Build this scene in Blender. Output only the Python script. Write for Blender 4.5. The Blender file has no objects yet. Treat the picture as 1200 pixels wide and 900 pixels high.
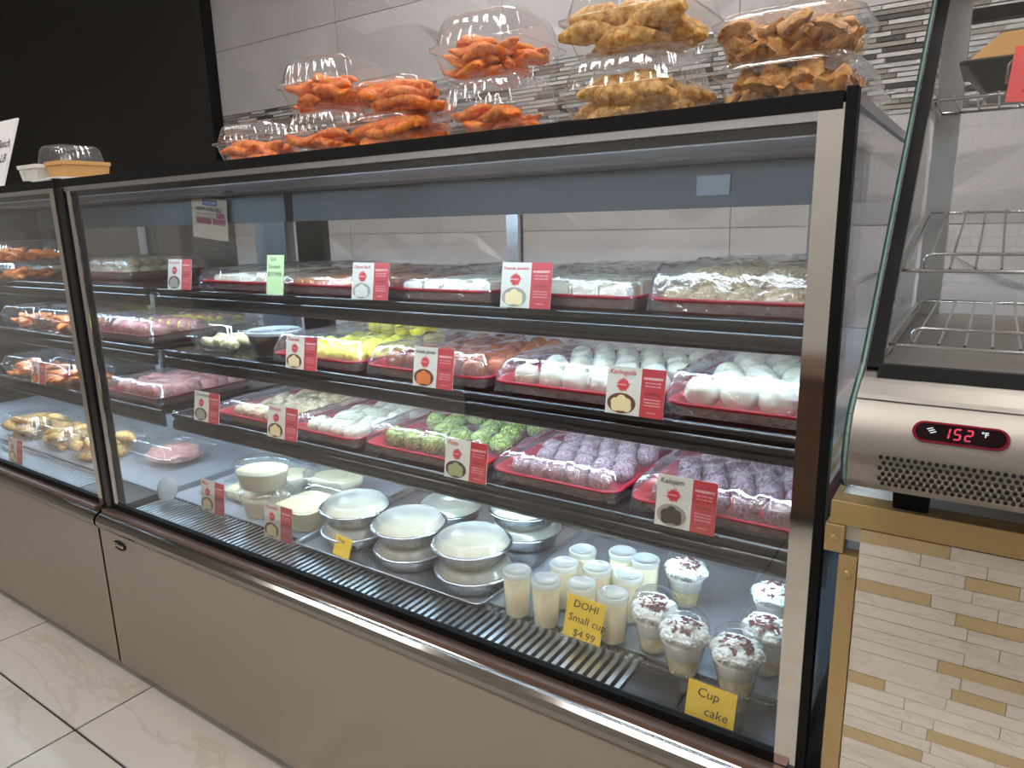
import bpy, bmesh, math, random
from mathutils import Vector, Matrix, noise
random.seed(7)
SC = bpy.context.scene
COL = SC.collection
PI = math.pi

# ------------------------------------------------------------------ camera
cam_d = bpy.data.cameras.new('camera')
cam = bpy.data.objects.new('camera', cam_d); COL.objects.link(cam)
cam_d.sensor_width = 36.0
cam_d.lens = 825.578 / 1200 * 36.0
cam_d.clip_start = 0.02
_r = Vector((0.8305164, 0.5565373, -0.02255539)); _u = Vector((-0.10429914, 0.19516815, 0.97520822)); _f = Vector((-0.54714184, 0.80757392, -0.22013671))
M = Matrix.Identity(4)
for i in range(3):
    M[i][0] = _r[i]; M[i][1] = _u[i]; M[i][2] = -_f[i]
M[0][3], M[1][3], M[2][3] = 1.8577, -0.8419, 1.1738
cam.matrix_world = M
SC.camera = cam

# ------------------------------------------------------------------ world, exposure
w = bpy.data.worlds.new('world'); SC.world = w; w.use_nodes = True
w.node_tree.nodes['Background'].inputs[0].default_value = (0.95, 0.97, 1.0, 1)
w.node_tree.nodes['Background'].inputs[1].default_value = 0.22
vs = SC.view_settings
vs.view_transform = 'Standard'; vs.look = 'None'; vs.gamma = 1.0; vs.use_curve_mapping = False
vs.exposure = 0.0
SC.cycles.transparent_max_bounces = 40
SC.cycles.max_bounces = 8
SC.cycles.glossy_bounces = 4
SC.cycles.diffuse_bounces = 3
SC.cycles.sample_clamp_indirect = 4.0
LED_POWER = 78.0
CEIL_POWER = 34.0

# ------------------------------------------------------------------ materials
def nt(name):
    m = bpy.data.materials.new(name); m.use_nodes = True
    t = m.node_tree
    return m, t, t.nodes, t.links, t.nodes['Principled BSDF'], t.nodes['Material Output']

def lin(c):
    return tuple((x / 255 / 12.92) if x / 255 <= .04045 else ((x / 255 + .055) / 1.055) ** 2.4 for x in c)

def mat(name, rgb, rough=.5, metal=0., spec=.5, bump=0., bscale=60., vary=0., vscale=20., sub=0., coat=0.):
    m, t, N, L, P, O = nt(name)
    c = lin(rgb) + (1,)
    P.inputs['Base Color'].default_value = c
    P.inputs['Roughness'].default_value = rough
    P.inputs['Metallic'].default_value = metal
    P.inputs['Specular IOR Level'].default_value = spec
    if coat: P.inputs['Coat Weight'].default_value = coat; P.inputs['Coat Roughness'].default_value = .08
    if sub:
        P.inputs['Subsurface Weight'].default_value = sub
        P.inputs['Subsurface Radius'].default_value = (.01, .008, .006); P.inputs['Subsurface Scale'].default_value = 1.0
    if bump or vary:
        tc = N.new('ShaderNodeTexCoord')
    if bump:
        n = N.new('ShaderNodeTexNoise'); n.inputs['Scale'].default_value = bscale; n.inputs['Detail'].default_value = 3
        L.new(tc.outputs['Object'], n.inputs['Vector'])
        b = N.new('ShaderNodeBump'); b.inputs['Strength'].default_value = bump; b.inputs['Distance'].default_value = .004
        L.new(n.outputs['Fac'], b.inputs['Height']); L.new(b.outputs['Normal'], P.inputs['Normal'])
    if vary:
        n2 = N.new('ShaderNodeTexNoise'); n2.inputs['Scale'].default_value = vscale; n2.inputs['Detail'].default_value = 4
        L.new(tc.outputs['Object'], n2.inputs['Vector'])
        r = N.new('ShaderNodeMapRange'); r.inputs['To Min'].default_value = 1 - vary; r.inputs['To Max'].default_value = 1 + vary
        L.new(n2.outputs['Fac'], r.inputs['Value'])
        mx = N.new('ShaderNodeVectorMath'); mx.operation = 'SCALE'; mx.inputs[0].default_value = c[:3]
        L.new(r.outputs['Result'], mx.inputs['Scale']); L.new(mx.outputs['Vector'], P.inputs['Base Color'])
    return m

def two_tone(name, a, b, scale=40., lo=.45, hi=.6, rough=.6, bump=.3, bscale=None, detail=4., rand=True, sub=0., stretch=None):
    """two colours mixed by noise; the pattern shifts from object to object"""
    m, t, N, L, P, O = nt(name)
    tc = N.new('ShaderNodeTexCoord'); oi = N.new('ShaderNodeObjectInfo')
    ad = N.new('ShaderNodeVectorMath'); ad.operation = 'ADD'
    sc = N.new('ShaderNodeMath'); sc.operation = 'MULTIPLY'; sc.inputs[1].default_value = 37.0 if rand else 0.0
    L.new(oi.outputs['Random'], sc.inputs[0]); L.new(tc.outputs['Object'], ad.inputs[0]); L.new(sc.outputs[0], ad.inputs[1])
    src = ad.outputs['Vector']
    if stretch:
        mp = N.new('ShaderNodeMapping'); mp.inputs['Scale'].default_value = stretch
        L.new(src, mp.inputs['Vector']); src = mp.outputs['Vector']
    n = N.new('ShaderNodeTexNoise'); n.inputs['Scale'].default_value = scale; n.inputs['Detail'].default_value = detail
    L.new(src, n.inputs['Vector'])
    r = N.new('ShaderNodeValToRGB'); r.color_ramp.elements[0].position = lo; r.color_ramp.elements[1].position = hi
    r.color_ramp.elements[0].color = lin(a) + (1,); r.color_ramp.elements[1].color = lin(b) + (1,)
    L.new(n.outputs['Fac'], r.inputs['Fac']); L.new(r.outputs['Color'], P.inputs['Base Color'])
    P.inputs['Roughness'].default_value = rough
    if sub:
        P.inputs['Subsurface Weight'].default_value = sub; P.inputs['Subsurface Radius'].default_value = (.008, .006, .004)
    if bump:
        n2 = N.new('ShaderNodeTexNoise'); n2.inputs['Scale'].default_value = bscale or scale; n2.inputs['Detail'].default_value = 3
        L.new(src, n2.inputs['Vector'])
        bn = N.new('ShaderNodeBump'); bn.inputs['Strength'].default_value = bump; bn.inputs['Distance'].default_value = .003
        L.new(n2.outputs['Fac'], bn.inputs['Height']); L.new(bn.outputs['Normal'], P.inputs['Normal'])
    return m

def clear(name, tint=(.97, .98, .98), f0=.04, rough=.03, wrinkle=0., wscale=30., stretch=(1, 1, 1), haze=0., hazecol=(.8, .85, .9)):
    """thin clear sheet: transparent straight through, Schlick reflection on top, optional milky haze"""
    m, t, N, L, P, O = nt(name)
    N.remove(P)
    tr = N.new('ShaderNodeBsdfTransparent'); tr.inputs[0].default_value = tint + (1,)
    gl = N.new('ShaderNodeBsdfGlossy'); gl.inputs['Color'].default_value = (1, 1, 1, 1); gl.inputs['Roughness'].default_value = rough
    lw = N.new('ShaderNodeLayerWeight'); lw.inputs['Blend'].default_value = .5
    pw = N.new('ShaderNodeMath'); pw.operation = 'POWER'; pw.inputs[1].default_value = 5
    ma = N.new('ShaderNodeMath'); ma.operation = 'MULTIPLY_ADD'; ma.inputs[1].default_value = 1 - f0; ma.inputs[2].default_value = f0
    L.new(lw.outputs['Facing'], pw.inputs[0]); L.new(pw.outputs[0], ma.inputs[0])
    if wrinkle:
        tc = N.new('ShaderNodeTexCoord'); mp = N.new('ShaderNodeMapping'); mp.inputs['Scale'].default_value = stretch
        n = N.new('ShaderNodeTexNoise'); n.inputs['Scale'].default_value = wscale; n.inputs['Detail'].default_value = 4; n.inputs['Distortion'].default_value = .6
        L.new(tc.outputs['Object'], mp.inputs['Vector']); L.new(mp.outputs['Vector'], n.inputs['Vector'])
        b = N.new('ShaderNodeBump'); b.inputs['Strength'].default_value = wrinkle; b.inputs['Distance'].default_value = .006
        L.new(n.outputs['Fac'], b.inputs['Height'])
        L.new(b.outputs['Normal'], gl.inputs['Normal']); L.new(b.outputs['Normal'], lw.inputs['Normal'])
    base = tr.outputs[0]
    if haze:
        df = N.new('ShaderNodeBsdfTranslucent'); df.inputs[0].default_value = hazecol + (1,)
        dd = N.new('ShaderNodeBsdfDiffuse'); dd.inputs[0].default_value = hazecol + (1,)
        m2 = N.new('ShaderNodeMixShader'); m2.inputs[0].default_value = .5
        L.new(df.outputs[0], m2.inputs[1]); L.new(dd.outputs[0], m2.inputs[2])
        m1 = N.new('ShaderNodeMixShader'); m1.inputs[0].default_value = haze
        L.new(tr.outputs[0], m1.inputs[1]); L.new(m2.outputs[0], m1.inputs[2]); base = m1.outputs[0]
    mx = N.new('ShaderNodeMixShader')
    L.new(ma.outputs[0], mx.inputs[0]); L.new(base, mx.inputs[1]); L.new(gl.outputs[0], mx.inputs[2])
    L.new(mx.outputs[0], O.inputs['Surface'])
    return m

def emit(name, rgb, s):
    m, t, N, L, P, O = nt(name)
    P.inputs['Base Color'].default_value = (.05, .05, .05, 1) if s < 2 else (.8, .8, .8, 1)
    P.inputs['Emission Color'].default_value = tuple(rgb) + (1,); P.inputs['Emission Strength'].default_value = s
    return m

def brushed(name, rgb, rough, stretch, bump=.05, smear=.12):
    m, t, N, L, P, O = nt(name)
    P.inputs['Base Color'].default_value = lin(rgb) + (1,); P.inputs['Metallic'].default_value = 1
    tc = N.new('ShaderNodeTexCoord'); mp = N.new('ShaderNodeMapping'); mp.inputs['Scale'].default_value = stretch
    n = N.new('ShaderNodeTexNoise'); n.inputs['Scale'].default_value = 1; n.inputs['Detail'].default_value = 5
    L.new(tc.outputs['Object'], mp.inputs['Vector']); L.new(mp.outputs['Vector'], n.inputs['Vector'])
    n2 = N.new('ShaderNodeTexNoise'); n2.inputs['Scale'].default_value = 6; n2.inputs['Detail'].default_value = 4
    L.new(tc.outputs['Object'], n2.inputs['Vector'])
    r = N.new('ShaderNodeMapRange'); r.inputs['From Min'].default_value = .0; r.inputs['From Max'].default_value = 1.
    r.inputs['To Min'].default_value = rough - smear; r.inputs['To Max'].default_value = rough + smear
    L.new(n2.outputs['Fac'], r.inputs['Value']); L.new(r.outputs['Result'], P.inputs['Roughness'])
    b = N.new('ShaderNodeBump'); b.inputs['Strength'].default_value = bump; b.inputs['Distance'].default_value = .001
    L.new(n.outputs['Fac'], b.inputs['Height']); L.new(b.outputs['Normal'], P.inputs['Normal'])
    return m

def wall_tile_mat():
    m, t, N, L, P, O = nt('embossed_tile')
    P.inputs['Base Color'].default_value = lin((188, 184, 185)) + (1,); P.inputs['Roughness'].default_value = .32
    tc = N.new('ShaderNodeTexCoord'); mp = N.new('ShaderNodeMapping'); mp.inputs['Rotation'].default_value = (0, .7, 0)
    v = N.new('ShaderNodeTexVoronoi'); v.inputs['Scale'].default_value = 7
    L.new(tc.outputs['Object'], v.inputs['Vector'])
    # each facet has fine ribs running its own way
    va = N.new('ShaderNodeVectorMath'); va.operation = 'DOT_PRODUCT'
    L.new(v.outputs['Color'], va.inputs[0]); va.inputs[1].default_value = (3, 2, 4)
    rt = N.new('ShaderNodeVectorRotate'); rt.rotation_type = 'Y_AXIS'
    L.new(tc.outputs['Object'], rt.inputs['Vector']); L.new(va.outputs['Value'], rt.inputs['Angle'])
    wv = N.new('ShaderNodeTexWave'); wv.inputs['Scale'].default_value = 60; wv.inputs['Distortion'].default_value = .3
    L.new(rt.outputs['Vector'], wv.inputs['Vector'])
    b = N.new('ShaderNodeBump'); b.inputs['Strength'].default_value = .35; b.inputs['Distance'].default_value = .002
    L.new(wv.outputs['Fac'], b.inputs['Height']); L.new(b.outputs['Normal'], P.inputs['Normal'])
    return m

def marble_mat(name, base, vein, scale=3., rough=.35, stretch=(1, 1, 1), amt=.8, random_off=37.):
    m, t, N, L, P, O = nt(name)
    tc = N.new('ShaderNodeTexCoord'); oi = N.new('ShaderNodeObjectInfo')
    sc = N.new('ShaderNodeMath'); sc.operation = 'MULTIPLY'; sc.inputs[1].default_value = random_off
    ad = N.new('ShaderNodeVectorMath'); ad.operation = 'ADD'
    L.new(oi.outputs['Random'], sc.inputs[0]); L.new(tc.outputs['Object'], ad.inputs[0]); L.new(sc.outputs[0], ad.inputs[1])
    mp = N.new('ShaderNodeMapping'); mp.inputs['Scale'].default_value = stretch; mp.inputs['Rotation'].default_value = (0, 0, .35)
    L.new(ad.outputs['Vector'], mp.inputs['Vector'])
    n = N.new('ShaderNodeTexNoise'); n.inputs['Scale'].default_value = scale; n.inputs['Detail'].default_value = 6; n.inputs['Distortion'].default_value = 1.2
    n.inputs['Roughness'].default_value = .62
    L.new(mp.outputs['Vector'], n.inputs['Vector'])
    r = N.new('ShaderNodeValToRGB'); e = r.color_ramp.elements
    e[0].position = .3; e[1].position = .72
    mid = tuple(b * (1 - .25 * amt) + v * .25 * amt for b, v in zip(base, vein))
    e[0].color = lin(mid) + (1,); e[1].color = lin(base) + (1,)
    k = e.new(.47); k.color = lin(base) + (1,)
    k = e.new(.5); k.color = lin(tuple(b * (1 - .6 * amt) + v * .6 * amt for b, v in zip(base, vein))) + (1,)
    k = e.new(.53); k.color = lin(base) + (1,)
    L.new(n.outputs['Fac'], r.inputs['Fac']); L.new(r.outputs['Color'], P.inputs['Base Color'])
    P.inputs['Roughness'].default_value = rough
    return m

MT = dict(
    black=mat('black_gloss', (8, 8, 9), .15, spec=.3), blackm=mat('black_matte', (10, 10, 11), .5, spec=.2), rubber=mat('black_rubber', (9, 9, 9), .6, spec=.15),
    steel=brushed('brushed_steel', (172, 162, 150), .30, (6, 6, 500), .0, .03), steelx=brushed('brushed_steel_lengthwise', (190, 186, 180), .22, (4, 300, 300), .05, .06),
    mirror=mat('polished_steel', (214, 211, 206), .07, 1.), rail=mat('polished_rail', (150, 144, 138), .12, 1.), warm=brushed('warmer_steel', (160, 154, 147), .44, (4, 300, 300), .0, .03), deckm=mat('deck_steel', (176, 178, 184), .3, .45), satin=mat('satin_steel', (196, 198, 202), .28, 1., bump=.02),
    dsteel=mat('dark_steel', (70, 70, 74), .3, .9), glass=clear('case_glass', (.988, .993, .993), .045, .0), doorglass=clear('door_glass', (.985, .99, .99), .045, .01),
    gedge=mat('green_glass_edge', (36, 62, 56), .12), edge_hilite=mat('painted_edge_highlight', (112, 136, 132), .2), plastic=clear('clear_plastic', (.96, .965, .97), .10, .10, .12, 40., haze=.03, hazecol=(.9, .9, .92)),
    frost=clear('frosted_plastic', (.93, .94, .95), .06, .2, .1, 30., haze=.45, hazecol=(.74, .72, .66)),
    lidp=clear('translucent_lid', (.9, .92, .93), .06, .15, haze=.5, hazecol=(.80, .80, .76)),
    film=clear('cling_film', (.98, .98, .985), .17, .17, 1., 38., (1, .3, 1), haze=.055, hazecol=(.9, .92, 1.)),
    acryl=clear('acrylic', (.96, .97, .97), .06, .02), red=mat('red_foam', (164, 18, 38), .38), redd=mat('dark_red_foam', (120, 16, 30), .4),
    foil=mat('crimped_foil', (205, 206, 208), .26, 1., bump=.5, bscale=70), header=mat('header_paint', (52, 51, 55), .4), grey=mat('grey_paint', (120, 122, 128), .3), liner=mat('case_liner', (150, 150, 156), .3, .3),
    shelf=mat('black_shelf', (15, 15, 18), .14, .1, coat=.3), led=emit('led_strip', (.56, .79, 1.0), LED_POWER), ledtop=emit('led_strip_top', (.56, .79, 1.0), LED_POWER * 1.1),
    grout=mat('light_grout', (176, 172, 168), .8), fgrout=mat('dark_grout', (48, 46, 44), .85), tile=wall_tile_mat(),
    floor=marble_mat('floor_marble', (192, 184, 175), (160, 149, 136), 1.1, .3, (1, 2.6, 1), .7),
    blackwall=mat('black_wall', (24, 21, 20), .6, bump=.15, bscale=25, vary=.2, vscale=4),
    ms_dark=mat('mosaic_dark', (70, 66, 62), .25), ms_mid=mat('mosaic_taupe', (126, 118, 110), .3), ms_light=mat('mosaic_light', (190, 188, 186), .22, bump=.4, bscale=90),
    ms_silver=mat('mosaic_silver', (176, 176, 178), .3, .5, bump=.6, bscale=120), ms_tan=mat('mosaic_tan', (150, 142, 132), .35),
    gold=mat('gold_metal', (190, 164, 116), .46, .6), goldp=mat('gold_strip', (204, 182, 142), .42, .45, vary=.12, vscale=30), stone=marble_mat('stone_strip', (220, 212, 200), (176, 167, 156), 7., .45, (1, 1, 4), .5),
    whitepaint=mat('white_plaster', (214, 210, 204), .7), ceilp=mat('ceiling_paint', (225, 224, 220), .8), wood=mat('brown_panel', (84, 58, 42), .5, vary=.2, vscale=6),
    lamp=emit('lamp_diffuser', (1.0, .97, .93), CEIL_POWER),
    card=mat('card_cream', (210, 203, 188), .5), cardred=mat('card_red', (182, 56, 62), .5), ink=mat('dark_ink', (46, 34, 30), .6), inkred=mat('red_ink', (196, 50, 56), .6), inkw=mat('white_ink', (240, 214, 206), .6),
    bowl=mat('print_brown', (96, 54, 36), .6), p_or=mat('print_orange', (206, 108, 48), .6), p_cr=mat('print_cream', (226, 200, 150), .6), p_gr=mat('print_green', (150, 150, 96), .6), p_dk=mat('print_dark', (58, 34, 30), .6), p_gy=mat('print_grey', (150, 142, 128), .6),
    noteg=mat('green_note', (186, 208, 150), .6), notey=mat('yellow_note', (238, 196, 56), .6), notep=mat('pink_note', (244, 96, 96), .6), paper=mat('white_paper', (232, 230, 232), .7), kraft=mat('kraft_card', (206, 158, 98), .7), whitecard=mat('white_card', (226, 222, 216), .6),
    blue=mat('print_blue', (48, 60, 120), .6), tanp=mat('tan_paper', (206, 176, 146), .6), maroonp=mat('print_maroon', (150, 50, 62), .6),
    s_yel=two_tone('yellow_sweet', (240, 214, 40), (250, 236, 96), 30, .4, .6, .4, .15), s_brn=two_tone('brown_syrup_sweet', (120, 48, 18), (176, 92, 36), 25, .4, .62, .22, .12),
    s_wht=two_tone('white_sweet', (206, 196, 164), (226, 218, 196), 18, .4, .6, .45, .18), s_grn=two_tone('green_crumb_sweet', (84, 100, 30), (190, 196, 104), 230, .40, .62, .8, .9, 260),
    s_pur=two_tone('dusted_sweet', (132, 78, 78), (198, 178, 184), 330, .38, .70, .8, .35, 300), s_dk=two_tone('dark_dusted_sweet', (92, 44, 44), (176, 144, 152), 200, .40, .76, .65, .3, 200),
    s_bge=two_tone('beige_sweet', (176, 140, 92), (222, 202, 164), 240, .40, .64, .8, .6, 260), s_or=two_tone('orange_slab', (216, 120, 40), (236, 156, 70), 30, .4, .6, .5, .2),
    s_pale=two_tone('pale_fudge', (214, 196, 150), (238, 226, 196), 30, .4, .6, .6, .25, 80), s_cream=two_tone('cream_fudge', (226, 216, 186), (242, 234, 214), 30, .4, .6, .6, .2, 60), dot=mat('saffron_dot', (190, 60, 50), .6),
    fr_or=two_tone('orange_fried', (232, 100, 24), (250, 160, 74), 110, .36, .64, .4, .7, 220), fr_gd=two_tone('golden_fried', (186, 124, 50), (238, 194, 116), 110, .36, .64, .55, .8, 160),
    fr_br=two_tone('brown_fried', (170, 106, 44), (230, 176, 104), 90, .36, .64, .5, .7, 170), roll=two_tone('pale_roll', (206, 176, 112), (232, 212, 164), 40, .4, .6, .5, .3),
    cream=mat('yogurt_cream', (228, 210, 168), .5, sub=.0), whip=mat('whipped_cream', (244, 240, 228), .6, bump=.4, bscale=60), choc=mat('chocolate_shaving', (112, 50, 46), .6), cake=two_tone('sponge_cake', (214, 188, 130), (238, 222, 180), 60, .4, .6, .8, .4),
    curry=mat('dark_pudding', (58, 30, 24), .3), pinkish=two_tone('pink_sweet', (190, 110, 104), (214, 158, 146), 40, .4, .6, .5, .3), lcd=mat('display_glass', (26, 8, 14), .12, spec=.3), lcdrim=mat('display_rim', (120, 10, 40), .12), digit=emit('lit_digit', (1.0, .0, .08), .75), icon=emit('lit_icon', (.8, .85, .9), .8),
    badge=mat('badge_black', (14, 11, 11), .5, spec=.15), chrome=mat('chrome_wire', (200, 202, 204), .12, 1.), rail_reflect=mat('trim_painted_reflection', (122, 98, 88), .3, .7), pandk=mat('used_pan', (88, 84, 80), .35, .9, bump=.1), hole=mat('vent_hole', (10, 10, 10), .8),
)

# ------------------------------------------------------------------ mesh helpers
class MB:
    def __init__(s): s.v = []; s.f = []; s.sm = []
    def add(s, vs, fs, smooth=False):
        o = len(s.v); s.v += [tuple(p) for p in vs]; s.f += [tuple(i + o for i in f) for f in fs]; s.sm += [smooth] * len(fs)
        return s
    def box(s, x0, y0, z0, x1, y1, z1):
        return s.add([(x0, y0, z0), (x1, y0, z0), (x1, y1, z0), (x0, y1, z0), (x0, y0, z1), (x1, y0, z1), (x1, y1, z1), (x0, y1, z1)],
                     [(0, 3, 2, 1), (4, 5, 6, 7), (0, 1, 5, 4), (1, 2, 6, 5), (2, 3, 7, 6), (3, 0, 4, 7)])
    def loft(s, rings, cap0=True, cap1=True, smooth=True, closed=True):
        n = len(rings[0]); vs = [p for r in rings for p in r]; fs = []
        for k in range(len(rings) - 1):
            for i in range(n if closed else n - 1):
                j = (i + 1) % n
                fs.append((k * n + i, k * n + j, (k + 1) * n + j, (k + 1) * n + i))
        s.add(vs, fs, smooth)
        if cap0: s.add(rings[0], [tuple(range(n))[::-1]], False)
        if cap1: s.add(rings[-1], [tuple(range(n))], False)
        return s
    def lathe(s, prof, n=32, c=(0, 0, 0), cap0=True, cap1=True, smooth=True, rib=0.):
        rings = [[(c[0] + (r * (1 + (rib * (1 if i % 2 else -1)))) * math.cos(2 * PI * i / n), c[1] + (r * (1 + (rib * (1 if i % 2 else -1)))) * math.sin(2 * PI * i / n), c[2] + z) for i in range(n)] for r, z in prof]
        return s.loft(rings, cap0, cap1, smooth)
    def prism_x(s, prof, x0, x1, smooth=False):
        return s.loft([[(x0, y, z) for y, z in prof], [(x1, y, z) for y, z in prof]], True, True, smooth)
    def tube(s, pts, r, n=8, closed=False, caps=True, rf=None):
        pts = [Vector(p) for p in pts]; rings = []; m = len(pts); up = Vector((0, 0, 1)); prev = None
        for i, p in enumerate(pts):
            a = pts[(i - 1) % m] if (closed or i > 0) else p; b = pts[(i + 1) % m] if (closed or i < m - 1) else p
            d = (b - a).normalized()
            ref = up if abs(d.z) < .95 else Vector((1, 0, 0))
            x = d.cross(ref).normalized() if prev is None else (prev - d * prev.dot(d)).normalized()
            prev = x; y = d.cross(x)
            rr_ = r * (rf(i / max(1, m - 1)) if rf else 1)
            rings.append([tuple(p + (x * math.cos(2 * PI * k / n) + y * math.sin(2 * PI * k / n)) * rr_) for k in range(n)])
        if closed: rings.append(rings[0])
        return s.loft(rings, caps and not closed, caps and not closed, True)
    def mesh(s, name, m=None):
        me = bpy.data.meshes.new(name); me.from_pydata(s.v, [], s.f)
        me.polygons.foreach_set('use_smooth', s.sm)
        if m is not None: me.materials.append(MT[m] if isinstance(m, str) else m)
        me.update(); return me
    def build(s, name, m, parent=None, bevel=0., seg=2, loc=None):
        me = s.mesh(name, m)
        if bevel:
            bm = bmesh.new(); bm.from_mesh(me)
            bmesh.ops.bevel(bm, geom=list(bm.edges), offset=bevel, segments=seg, affect='EDGES', profile=.5, clamp_overlap=True)
            bm.to_mesh(me); bm.free()
        return link(name, me, parent, loc)

def link(name, me, parent=None, loc=None, rot=None):
    o = bpy.data.objects.new(name, me); COL.objects.link(o)
    if parent is not None: o.parent = parent
    if loc is not None: o.location = loc
    if rot is not None: o.rotation_euler = rot
    return o

def tag(o, label=None, cat=None, group=None, kind=None):
    if label: o['label'] = label
    if cat: o['category'] = cat
    if group: o['group'] = group
    if kind: o['kind'] = kind
    return o

def thing(name, loc, label, cat, group=None, rz=0.):
    o = bpy.data.objects.new(name, None); COL.objects.link(o); o.location = loc; o.rotation_euler = (0, 0, rz)
    o.empty_display_size = .05
    return tag(o, label, cat, group)

def bx(name, a, b, m, parent=None, bevel=0.):
    return MB().box(*a, *b).build(name, m, parent, bevel)

def rr(w, d, r, z, cx=0., cy=0., n=6, rib=0.):
    r = min(r, w / 2 - 1e-4, d / 2 - 1e-4); pts = []
    for k, (sx, sy) in enumerate(((1, 1), (-1, 1), (-1, -1), (1, -1))):
        for i in range(n + 1):
            a = PI / 2 * (k + i / n)
            pts.append((cx + sx * (w / 2 - r) + r * math.cos(a), cy + sy * (d / 2 - r) + r * math.sin(a), z))
    return pts

def rr_even(w, d, r, z, n=96, rib=0., cx=0., cy=0.):
    """rounded rectangle sampled evenly along its outline, with optional ribs"""
    base = rr(w, d, r, z, cx, cy, 8); L = [0.]
    for i in range(len(base)):
        a = base[i]; b = base[(i + 1) % len(base)]; L.append(L[-1] + math.hypot(a[0] - b[0], a[1] - b[1]))
    out = []; k = 0
    for i in range(n):
        t = L[-1] * i / n
        while L[k + 1] < t: k += 1
        a = base[k]; b = base[(k + 1) % len(base)]; f = (t - L[k]) / max(1e-9, L[k + 1] - L[k])
        x = a[0] + (b[0] - a[0]) * f; y = a[1] + (b[1] - a[1]) * f
        if rib:
            q = (i % 4) in (0, 1)
            l = math.hypot(x - cx, y - cy); s_ = 1 + (rib if q else -rib) / l
            x = cx + (x - cx) * s_; y = cy + (y - cy) * s_
        out.append((x, y, z))
    return out

_txt = {}
def text_mesh(s, size, align='LEFT', shear=0., bold=0.):
    key = (s, size, align, shear, bold)
    if key in _txt: return _txt[key].copy()
    cu = bpy.data.curves.new('text', 'FONT'); cu.body = s; cu.size = size; cu.align_x = align; cu.shear = shear; cu.resolution_u = 2; cu.offset = bold
    ob = bpy.data.objects.new('text', cu); COL.objects.link(ob)
    dg = bpy.context.evaluated_depsgraph_get()
    me = bpy.data.meshes.new_from_object(ob.evaluated_get(dg)); bpy.data.objects.remove(ob)
    _txt[key] = me
    return me.copy()

def text(name, s, size, m, parent, loc, rot=(PI / 2, 0, 0), align='LEFT', shear=0., bold=0.):
    me = text_mesh(s, size, align, shear, bold); me.materials.clear(); me.materials.append(MT[m])
    return link(name, me, parent, loc, rot)

def ico(sub, sx, sy, sz, amp=0., fr=40., seed=0, flat=0.):
    bm = bmesh.new(); bmesh.ops.create_icosphere(bm, subdivisions=sub, radius=1.0)
    for v in bm.verts:
        p = v.co.normalized(); q = Vector((p.x * sx, p.y * sy, p.z * sz))
        if amp: q *= 1 + amp * noise.noise(p * fr * .05 + Vector((seed * 7.3, seed * 3.1, 0)))
        if flat and q.z < -flat * sz: q.z = -flat * sz
        v.co = q
    for f in bm.faces: f.smooth = True
    me = bpy.data.meshes.new('ball'); bm.to_mesh(me); bm.free()
    return me

def with_mat(me, m):
    me = me.copy(); me.materials.clear(); me.materials.append(MT[m]); return me

# ================================================================== the room
WY = 1.5                                   # face of the back wall
fl = bx('floor', (-4.68, -3.2, -.06), (3.2, WY, -.004), 'fgrout'); tag(fl, 'pale marble look floor of large square tiles', 'floor', kind='structure')
_t = MB(); _g = .003; _t.loft([rr(.6 - 2 * _g, .6 - 2 * _g, .002, -.012, n=1), rr(.6 - 2 * _g, .6 - 2 * _g, .002, -.0008, n=1), rr(.6 - 2 * _g - .003, .6 - 2 * _g - .003, .002, 0, n=1)], smooth=False)
tile_me = _t.mesh('tile', 'floor')
for i in range(-8, 5):
    for j in range(-5, 3):
        x = .124 + .6 * i + .3; y = -.213 + .6 * j + .3
        if x > 3.1 or y > 1.25: continue
        link('tile', tile_me, fl, (x, y, 0))

wb = bx('wall_back', (-1.47, WY + .008, 0), (3.2, WY + .12, 2.95), 'grout'); tag(wb, 'light grey embossed tile wall with a mosaic strip band', 'wall', kind='structure')
def facet_tile(w, h, seed):
    rnd = random.Random(seed); nx, nz = 6, 3; P = {}
    for i in range(nx + 1):
        for k in range(nz + 1):
            x = w * i / nx; z = h * k / nz
            if 0 < i < nx: x += rnd.uniform(-.35, .35) * w / nx
            if 0 < k < nz: z += rnd.uniform(-.35, .35) * h / nz
            P[i, k] = (x, -rnd.uniform(0, .013) if 0 < i < nx and 0 < k < nz else -.001, z)
    mb = MB()
    for i in range(nx):
        for k in range(nz):
            a, b, c, d = P[i, k], P[i + 1, k], P[i + 1, k + 1], P[i, k + 1]
            if rnd.random() < .5: mb.add([a, b, c, d], [(0, 1, 2), (0, 2, 3)])
            else: mb.add([a, b, c, d], [(0, 1, 3), (1, 2, 3)])
    # rim back to the wall
    mb.add([(0, -.001, 0), (w, -.001, 0), (w, -.001, h), (0, -.001, h), (0, .01, 0), (w, .01, 0), (w, .01, h), (0, .01, h)], [(0, 4, 5, 1), (1, 5, 6, 2), (2, 6, 7, 3), (3, 7, 4, 0)])
    return mb.mesh('wall_tile', 'tile')
TW, TH = .874, .303
wt = [facet_tile(TW - .0025, TH - .0025, 3 + s) for s in range(4)]
rows = [1.745 + TH * k for k in range(4)] + [1.453 - TH * (k + 1) for k in range(5)]
cnt = 0
for z in rows:
    for i in range(5):
        x = -.606 + TW * (i - 1)
        if z + TH > 2.95 + .02: continue
        link('wall_tile', wt[cnt % 4], wb, (x, WY + .001, z)); cnt += 1
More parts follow.
